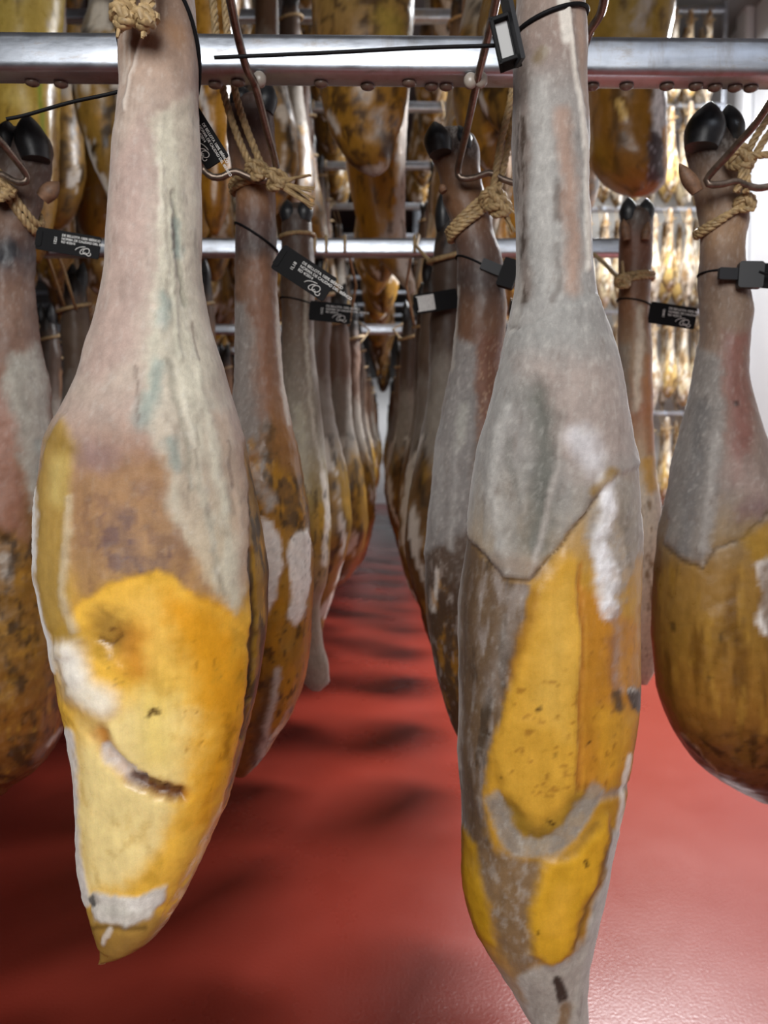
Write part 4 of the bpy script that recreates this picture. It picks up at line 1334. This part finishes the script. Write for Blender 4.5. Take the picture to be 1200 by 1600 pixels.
def seal(root, cx, cy, d, L, W, ang, serial='1C23', printed=True, sticker=None, name='seal_tag'):
    """flat black seal with its lettering; L, W in photo pixels at depth d"""
    k = d / F
    L *= k; W *= k
    a = math.radians(ang)
    X = Vector((math.cos(a), 0, -math.sin(a))); Y = Vector((math.sin(a), 0, math.cos(a))); Z = Vector((0, -1, 0))
    c = unproj(cx, cy, d)
    o = bpy.data.objects.new(name, None)
    mb = MB().box((0, 0, 0), (L / 2, 0, 0), (0, 0, .0011), (0, W / 2, 0), W * .08)
    mb.box((-L * .46, 0, 0), (L * .05, 0, 0), (0, 0, .0022), (0, W * .36, 0), W * .08)
    me = mb.mesh('seal_tag', False)
    o = obj(name, me, BLACK, root)
    M = Matrix((X, Y, Z)).transposed().to_4x4()
    M.translation = c
    o.matrix_local = (Matrix.Translation(root.location) @ Matrix.Rotation(root.rotation_euler.z, 4, 'Z')).inverted() @ M
    if printed:
        def text(s, x, y, size, rot=0.0):
            t = bpy.data.curves.new('lettering', 'FONT')
            t.body = s
            t.size = size
            t.extrude = .0001
            t.align_x = 'LEFT'
            t.align_y = 'CENTER'
            t.offset = size * .012
            t.materials.append(PRINT)
            tmp = bpy.data.objects.new('lettering', t)
            me = bpy.data.meshes.new_from_object(tmp)
            bpy.data.objects.remove(tmp)
            me.name = 'lettering'
            q = obj('lettering', me, PRINT, o)
            q.location = (x, y, .0013)
            q.rotation_euler = (0, 0, rot)
            return q
        sz = W * .145
        text('DE BELLOTA 100% IBÉRICO', -L * .11, W * .30, sz)
        text('NORMA DE CALIDAD DEL IBÉRICO', -L * .11, W * .145, sz * .98)
        text('RD 4/2014', -L * .11, 0, sz)
        text(serial, -L * .20, -W * .16, sz * 1.15, math.pi / 2)
        mb = MB()
        e = W * .16
        cx0, cy0 = L * .30, -W * .24

        def ell(x, y, rx, ry, rot, t0=0, t1=2 * math.pi, n=26):
            pts = []
            for t in np.linspace(t0, t1, n):
                u, v = rx * math.cos(t), ry * math.sin(t)
                pts.append(Vector((x + u * math.cos(rot) - v * math.sin(rot), y + u * math.sin(rot) + v * math.cos(rot), .0013)))
            return pts
        mb.tube(ell(cx0, cy0, e * .95, e * .75, .6), W * .017, 6)
        mb.tube(ell(cx0 - e * .9, cy0 - e * .15, e * .95, e * .6, .7, .4, 5.2), W * .017, 6)
        mb.tube(ell(cx0 + e * .7, cy0 - e * .6, e * .65, e * .55, -.5, 3.4, 7.4), W * .017, 6)
        mb.tube(ell(cx0 - e * 1.1, cy0 + e * .1, e * 2.0, e * .95, .2, 1.1, 3.0), W * .016, 6)
        obj('emblem', mb.mesh('emblem'), PRINT, o)
    if sticker:
        mb = MB().box((L * sticker[0], 0, .0013), (L * sticker[1], 0, 0), (0, 0, .0003), (0, W * .40, 0), W * .05)
        obj('sticker', mb.mesh('sticker', False), PAPER, o)
    return o


def block(root, name, cx, cy, d, w, h, t, ang, mat=BUCKLE, yaw=0.0):
    k = d / F
    a = math.radians(ang)
    X = Vector((math.cos(a), 0, -math.sin(a))); Y = Vector((math.sin(a), 0, math.cos(a))); Z = Vector((0, -1, 0))
    R = Matrix.Rotation(math.radians(yaw), 3, Y)
    X, Z = R @ X, R @ Z
    c = unproj(cx, cy, d)
    return MB().box(c, X * w * k / 2, Z * t / 2, Y * h * k / 2, min(w, h) * k * .12).build(name, mat, root, False)


# front left ham: rope ends, strap with its tail, and the seal hanging behind
twine(L1o, [L1.band(-30, -30, .004, v_front=10)], [[(190, -140, .555), (186, -20, .552), (190, 36, .55)], [(200, -140, .55), (206, -30, .55), (200, 24, .548)], [(222, -150, .55), (229, -40, .548), (226, 48, .548)], [(236, -150, .55), (240, -40, .55), (232, 20, .548)]],
      [(196, 26, .548, .008), (227, 30, .547, .006)], [(190, 28, 184, 52, .548, 5), (225, 40, 224, 58, .547, 4)], r=.0042)
strap(L1o, L1.band(72, 74, .0014, 48, v_front=-92), .0017, closed=True)
strap(L1o, U3([(250, 120, .645), (186, 143, .64), (110, 160, .635), (40, 180, .63), (10, 186, .628)]), .0016, 'strap_tail')
seal(L1o, 313, 210, .665, 100, 40, 58)
# front right ham: strap, buckle and long tail
strap(R1o, R1.band(58, 22, .0014, 48, v_front=6), .0018, closed=True)
strap(R1o, U3([(790, 68, .572), (775, 71, .57), (650, 75, .575), (520, 82, .58), (335, 90, .585)]), .0016, 'strap_tail')
def frame_buckle(root, cx, cy, d, w, h, t, bar_w, ang, yaw):
    """open rectangular clip: four walls round a pale insert"""
    k = d / F
    a = math.radians(ang)
    X = Vector((math.cos(a), 0, -math.sin(a))); Y = Vector((math.sin(a), 0, math.cos(a))); Z = Vector((0, -1, 0))
    R = Matrix.Rotation(math.radians(yaw), 3, Y)
    X, Z = R @ X, R @ Z
    c = unproj(cx, cy, d)
    w, h, bar_w = w * k, h * k, bar_w * k
    mb = MB()
    for s in (-1, 1):
        mb.box(c + X * s * (w / 2 - bar_w / 2), X * bar_w / 2, Y * h / 2, Z * t / 2, bar_w * .25)
        mb.box(c + Y * s * (h / 2 - bar_w / 2), Y * bar_w / 2, X * w / 2, Z * t / 2, bar_w * .25)
    o = mb.build('buckle', BLACK, root)
    MB().box(c - Z * t * .1, X * (w / 2 - bar_w), Y * (h / 2 - bar_w), Z * t * .3).build('buckle_insert', PALEGREY, o, False)
    return o


frame_buckle(R1o, 790, 66, .562, 34, 70, .016, 7, -13, -14)
block(R1o, 'seal_plate', 801, 45, .555, 7, 104, .014, -13, BUCKLE, 10)
# brown ham behind the pale one
twine(L2o, [L2.band(300, 288, .003), L2.band(292, 282, .004)], [[(396, 268, .895), (372, 215, .885), (350, 145, .875), (338, 60, .865), (326, -80, .85)], [(410, 262, .893), (385, 200, .885), (368, 145, .875), (356, 60, .865), (346, -80, .85)]],
      [(402, 268, .892, .011), (431, 283, .895, .012)], [(438, 286, 484, 292, .895, 9), (440, 292, 485, 312, .895, 5)], r=.0044)
strap(L2o, L2.band(350, 392, .0014), .0014, closed=True)
seal(L2o, 475, 427, .915, 96, 42, 33, '1L18')
twine(L3o, [L3.band(372, 368, .002)], [[(462, 368, 1.345), (468, 362, 1.37), (470, 382, 1.6), (470, 396, 1.725), (470, 394, 1.745)]], r=.0036)
strap(L3o, L3.band(466, 478, .0014), .0014, closed=True)
seal(L3o, 516, 488, 1.29, 64, 30, 6, '1K52')
# dark ham behind the grey one
twine(R2o, [R2.band(368, 318, .004), R2.band(362, 308, .005), R2.band(374, 326, .004)], [[(770, 300, .95), (782, 225, .945), (800, 145, .93), (812, 20, .92)], [(778, 300, .955), (795, 225, .95), (810, 145, .94), (824, 20, .93)]],
      [(772, 312, .955, .014), (782, 325, .955, .012)], [(782, 318, 800, 350, .955, 8)], r=.0046)
strap(R2o, R2.band(401, 446, .0014), .0014, closed=True)
block(R2o, 'strap_slide', 768, 418, .965, 34, 17, .006, 22, BUCKLE)
bk = block(R2o, 'buckle', 795, 428, .955, 26, 44, .012, 20, BLACK, -14)
# right edge ham
twine(REo, [RE.band(368, 312, .004), RE.band(362, 320, .005)], [[(1160, 258, .90), (1180, 215, .89), (1215, 160, .88), (1260, 60, .86)], [(1168, 268, .90), (1192, 222, .89), (1230, 170, .88), (1275, 70, .86)], [(1150, 300, .895), (1158, 280, .89), (1160, 255, .89)], [(1165, 300, .895), (1168, 285, .89), (1164, 255, .89)], [(1150, 240, .90), (1180, 243, .89), (1230, 238, .885)]],
      [(1158, 248, .895, .014), (1166, 318, .91, .010)], [], r=.0044)
strap(REo, RE.band(428, 432, .0014), .0014, closed=True)
block(REo, 'strap_slide', 1142, 428, .905, 38, 18, .006, 2, BUCKLE)
block(REo, 'buckle', 1172, 430, .90, 36, 40, .012, 3, BUCKLE, -10)
seal(REo, 1226, 433, .905, 92, 38, 4, '1F07', False, (-.03, .12))
strap(REo, U3([(1186, 424, .892), (1200, 428, .89), (1240, 432, .89)]), .0013, 'strap_tail')
# slim ham at the back right
twine(RBo, [RB.band(442, 436, .003), RB.band(434, 430, .003)], [[(985, 436, 1.352), (966, 432, 1.37), (945, 412, 1.58), (928, 397, 1.722), (926, 395, 1.742)]], [(974, 440, 1.275, .011)], [(974, 434, 970, 414, 1.275, 6)], r=.0046)
strap(RBo, RB.band(468, 480, .0014), .0016, closed=True)
seal(RBo, 1051, 493, 1.27, 72, 33, 8.5, '1M40')
# left edge ham
twine(LEo, [LE.band(250, 352, .004), LE.band(262, 364, .004)], [[(-20, 280, .93), (-60, 200, .9), (-140, 60, .87)]], [(0, 300, .925, .012)], [], r=.005)
strap(LEo, LE.band(290, 352, .006), .0014, closed=True)
seal(LEo, 107, 380, .945, 98, 34, 9.5, '1Z21')

# ------------------------------------------------------------------ the hams behind
KEEP = set(('''a0 a1 a10 a11 a12 a16 a2 a22 a3 a5 a6 a7 b0 b1 b10 b11 b12 b13 b2 b23 b25 b3 b4 b5 b6 b7 b8 b9 c1 c10 c11 c12 c13 c14 c15 c16 c17 c18 c19 c2 c3 c4 c5
c6 c7 c8 c9 d2 d3 e0 e2 e3 e7 e8 f5 g10 g11 g12 g13 g14 g15 g16 g18 g24 g5 g6 g7 g8 g9 h0 h1 h10 h11 h13 h14 h2 h20 h21 h22 h3 h4 h5 h6 h7 h8 h9 i0 i1
i10 i11 i12 i13 i2 i3 i4 i5 i6 i7 i8 i9 j10 j11 j12 j15 j17 j19 j20 j22 j25 j3 j4 j5 j6 j7 j8 j9 k10 k2 k4 k5 k6 k8 k9 l0 l4 m10 m3 m4 m8 m9 n12 n13
n5 n6 o6 o7 o8 ta2 tb0 tb1 td1 td2 te0 te1 te2 te3 te4 te5 te6 te7 tg0 tg1 tg2 tg3 tg4 tg5 tg6 tg7 w0_0_0 w0_0_1 w0_0_10 w0_0_2 w0_0_3 w0_0_4 w0_0_5
w0_0_6 w0_0_7 w0_0_8 w0_0_9 w0_1_0 w0_1_1 w0_1_10 w0_1_2 w0_1_3 w0_1_4 w0_1_5 w0_1_6 w0_1_7 w0_1_8 w0_1_9 w1_0_0 w1_0_1 w1_0_10 w1_0_2 w1_0_3 w1_0_4
w1_0_5 w1_0_6 w1_0_7 w1_0_8 w1_0_9 w1_1_0 w1_1_1 w1_1_10 w1_1_2 w1_1_3 w1_1_4 w1_1_5 w1_1_6 w1_1_7 w1_1_8 w1_1_9 w2_0_0 w2_0_1 w2_0_10 w2_0_2 w2_0_3
w2_0_4 w2_0_5 w2_0_6 w2_0_7 w2_0_8 w2_0_9 w2_1_0 w2_1_1 w2_1_10 w2_1_2 w2_1_3 w2_1_4 w2_1_5 w2_1_6 w2_1_7 w2_1_8 w2_1_9 w3_0_0 w3_0_1 w3_0_10 w3_0_2
w3_0_3 w3_0_4 w3_0_5 w3_0_6 w3_0_7 w3_0_8 w3_0_9 w3_1_0 w3_1_1 w3_1_10 w3_1_2 w3_1_3 w3_1_4 w3_1_5 w3_1_6 w3_1_7 w3_1_8 w3_1_9 w4_0_0 w4_0_1 w4_0_10
w4_0_2 w4_0_3 w4_0_4 w4_0_5 w4_0_6 w4_0_7 w4_0_8 w4_0_9 w4_1_0 w4_1_1 w4_1_10 w4_1_2 w4_1_3 w4_1_4 w4_1_5 w4_1_6 w4_1_7 w4_1_8 w4_1_9 w6''').split())
GENERIC = []


def place(key, x, y, ztop, var, rot, col, tmpl, group, bars, zbar, pool=GEN, scale=1.0, hooves=True, xn=None, narrow=1.0):
    if KEEP is not None and key not in KEEP:
        return
    me, hm, L = pool[var]
    root = empty('cured_ham', (x, y, ztop - L * scale), tmpl, 'ham', group)
    root.rotation_euler = (0, 0, rot)
    root.scale = (scale * narrow, scale * narrow, scale)
    obj('ham_body', me, None, root)
    if hooves and pool is GEN:
        for h in GEN_H[var]:
            obj('hoof', h, None, root)
    # the twine from the foot over the nearest bar
    by = min(bars, key=lambda b: abs(b - y))
    Ri = Matrix.Rotation(-rot, 3, 'Z')
    s = 1 if by > y else -1
    foot = Vector((x, y, ztop - .09))
    sc = Vector((scale * narrow, scale * narrow, scale))
    lo = lambda p: Vector([a / b for a, b in zip(Ri @ (Vector(p) - Vector(root.location)), sc)])
    mb = MB()
    seg = 5 if y > 2.6 else 7
    wide = abs(by - y) > .3
    xb = x if xn is None else xn
    for dx in ((-.052, .052) if wide and s > 0 else (-.062, .062) if wide else (-.019, .007) if s > 0 else (-.007, .019)):
        pts = [(x + dx * (.6 if wide else 1), y + (.02 if wide else .035) * s, ztop - .10), (x + dx * 1.1, y + .5 * (by - y), (ztop - .1) * .45 + (zbar + .022) * .55), (xb + dx, by - .022 * s, zbar + .0232), (xb + dx, by + .022 * s, zbar + .0225), (xb + dx, by + .026 * s, zbar - .015)]
        mb.tube([lo(p) for p in pts], .0036, seg)
    ring = [lo(foot + Vector((.041 * math.cos(t), .041 * math.sin(t), .012 * math.sin(t + 1)))) for t in np.linspace(0, 2 * math.pi, 14, endpoint=False)]
    mb.tube(ring, .005, seg, closed=True)
    me2 = mb.mesh('twine')
    obj('twine', me2, ROPE, root)
    GENERIC.append((key, root, col, y, x))


r2 = random.Random(11)
COLS = [(-2.06, 'x', [1.3, 1.93]), (-1.75, 'w', [1.1, 1.56]), (-1.43, 'f', [1.0, 1.38, 1.93]), (-1.12, 'l', [.62, 1.0, 1.38, 1.93]), (-0.80, 'e', [.62, .99, 1.4, 1.93]), (-0.475, 'd', [.60, 1.40, 1.93]), (-0.152, 'a', [1.80, 2.2]), (0.132, 'b', [1.42, 1.86, 2.2]), (0.45, 'c', [.60, 1.93])]
COLNAME = {'a': 'left side of the aisle', 'b': 'right side of the aisle', 'c': 'edge of the open bay', 'd': 'second column left of the aisle', 'e': 'third column left of the aisle', 'l': 'fourth column left of the aisle', 'f': 'fifth column left of the aisle', 'w': 'far left columns', 'x': 'outermost left column'}
for x, c, first in COLS:
    ys = first + [2.52, 2.87, 3.25] + [b + q for b in BAR_Y[2:] for q in (-.185, .185)]
    for i, y in enumerate(ys):
        place('%s%d' % (c, i), x + r2.uniform(-.015, .015) + (0 if y < 2.4 else (.026 if c == 'a' else -.028 if c == 'b' else 0)), y + (r2.uniform(-.02, .02) if c not in 'ab' else 0), 1.57 + r2.uniform(-.015, .012), r2.randrange(6),
              r2.uniform(-.5, .5) * (.5 if c in 'ab' else 1) + (math.pi if r2.random() < .3 else 0), c, '%s cured ham back along the ' + COLNAME[c] + ', lower tier', 'lower tier hams', BAR_Y + [.81], Z_LOW, xn=x)
UPX = [(-1.60, 'o'), (-1.28, 'n'), (-0.97, 'm'), (-0.66, 'k'), (-0.345, 'j'), (-0.03, 'g'), (0.28, 'h'), (0.59, 'i')]
UPN = {'g': 'over the aisle', 'h': 'right of the aisle', 'i': 'along the open bay', 'j': 'just left of the aisle', 'k': 'second left of the aisle', 'm': 'third left of the aisle', 'n': 'fourth left of the aisle', 'o': 'fifth left of the aisle'}
for x, c in UPX:
    for i, y in enumerate([b + q for b in UP_Y for q in (-.185, .185)]):
        if y < {'g': 2.7, 'h': 1.6, 'i': 2.25, 'j': 2.2, 'k': 1.9, 'm': 1.9, 'n': 1.6, 'o': 1.6}[c]:
            continue
        place('%s%d' % (c, i), x + r2.uniform(-.03, .03), y + r2.uniform(-.02, .02), 2.65 + r2.uniform(-.06, .0), r2.randrange(6), r2.uniform(-.6, .6) + (math.pi if r2.random() < .4 else 0), c,
              '%s upper tier ham in the column ' + UPN[c], 'upper tier hams', UP_Y, Z_UP, xn=x)
for x, c, nm in [(-1.92, 'ts', 'first'), (-1.6, 'ta', 'second'), (-1.28, 'tb', 'third'), (-.97, 'tc', 'fourth'), (-0.66, 'td', 'fifth'), (-0.345, 'te', 'sixth'), (-0.03, 'tf', 'seventh'), (.28, 'tg', 'eighth'), (.59, 'th', 'ninth')]:
    for i, y in enumerate([b + q for b in TOP_Y for q in (-.185, .185)]):
        place('%s%d' % (c, i), x + r2.uniform(-.03, .03), y, 3.74, r2.randrange(6), r2.uniform(-.6, .6) + (math.pi if r2.random() < .4 else 0), c,
              '%s ham of the dim topmost tier in its ' + nm + ' column from the left', 'topmost tier hams', TOP_Y, Z_TOP, hooves=False, xn=x)

# bright rack across the open bay, at the far right
for ti, (z, tn) in enumerate(((1.30, 'lowest'), (2.12, 'second'), (2.94, 'third'), (3.76, 'fourth'), (4.5, 'top'))):
    bar(1.16, 2.72, 6.05, z + .03, 'steel bar carrying the %s tier of the far bright rack' % tn)
    for j, y in enumerate((5.9, 6.2)):
        for i in range(11):
            x = 1.34 + i * .132 + (.066 if j else 0) + r2.uniform(-.01, .01)
            if x > 2.62:
                continue
            place('w%d_%d_%d' % (ti, j, i), x, y + r2.uniform(-.01, .01), z + r2.uniform(-.05, .0), r2.randrange(3), r2.uniform(-.12, .12) + (math.pi if r2.random() < .5 else 0), 'w%d%d' % (ti, j),
                  '%s small pale ham along the ' + ('front' if j == 0 else 'rear') + ' row, ' + tn + ' tier of the far bright rack', 'pale hams of the far bright rack', [6.05], z + .03, WHITE_GEN, .83 + r2.uniform(-.05, .02), narrow=.84)
post(1.3, 6.05, 0, ZC, 'left upright of the far bright rack', 'far rack uprights')
post(2.72, 6.05, 0, ZC, 'right upright of the far bright rack', 'far rack uprights')
# the seal with a white sticker on the ham behind the dark one
for key, root, col, y, x in GENERIC:
    if key == 'b0':
        seal(root, 681, 471, 1.36, 68, 30, -9, printed=False, sticker=(-.24, .21))
        zs = unproj(700, 468, y).z - root.location.z
        obj('seal_strap', MB().tube([(.039 * math.cos(t), .041 * math.sin(t), zs + .006 * math.cos(t)) for t in np.linspace(0, 2 * math.pi, 24, endpoint=False)], .0014, 8, closed=True).mesh('seal_strap'), BLACK, root)
# number the hams that show, nearest (or leftmost) first
bycol = {}
for key, root, col, y, x in GENERIC:
    bycol.setdefault(col, []).append((x if key[0] == 'w' and '_' in key else y, root.name, root))
for col, v in bycol.items():
    v = sorted(v)
    if col in 'el':
        v[0][2]['label'] = 'front row ham hanging outside the frame, %s from the aisle' % {'e': 'third to the left', 'l': 'fourth to the left'}[col]
        v = v[1:]
    skip = {'a': 3, 'b': 2, 'c': 2, 'd': 1, 'g': 2, 'i': 1, 'j': 1}.get(col, 0)   # the near ones built above
    for n, (_, _, root) in enumerate(v):
        root['label'] = root['label'] % ORD[n + skip]

# louvred vent high on the partition and the white upright frame on the right wall
v = MB()
v.box((2.72, 6.985, 4.25), (.17, 0, 0), (0, 0, .30), (0, .012, 0)).build('wall_vent', GREYP)
vo = bpy.data.objects['wall_vent']
tag(vo, 'pale louvred vent high on the grey partition at upper right', 'vent')
sl_me = None
for k in range(9):
    s = MB().box((2.72, 6.965, 3.99 + k * .065), (.155, 0, 0), (0, .012, -.016), (0, .0025, .0035))
    s.build('slat', WALL, vo)
fr = MB().box((2.955, 6.2, 2.3), (.04, 0, 0), (0, 0, 2.3), (0, .09, 0), .02)
o = fr.build('trim_1', WALL)
o['kind'] = 'structure'
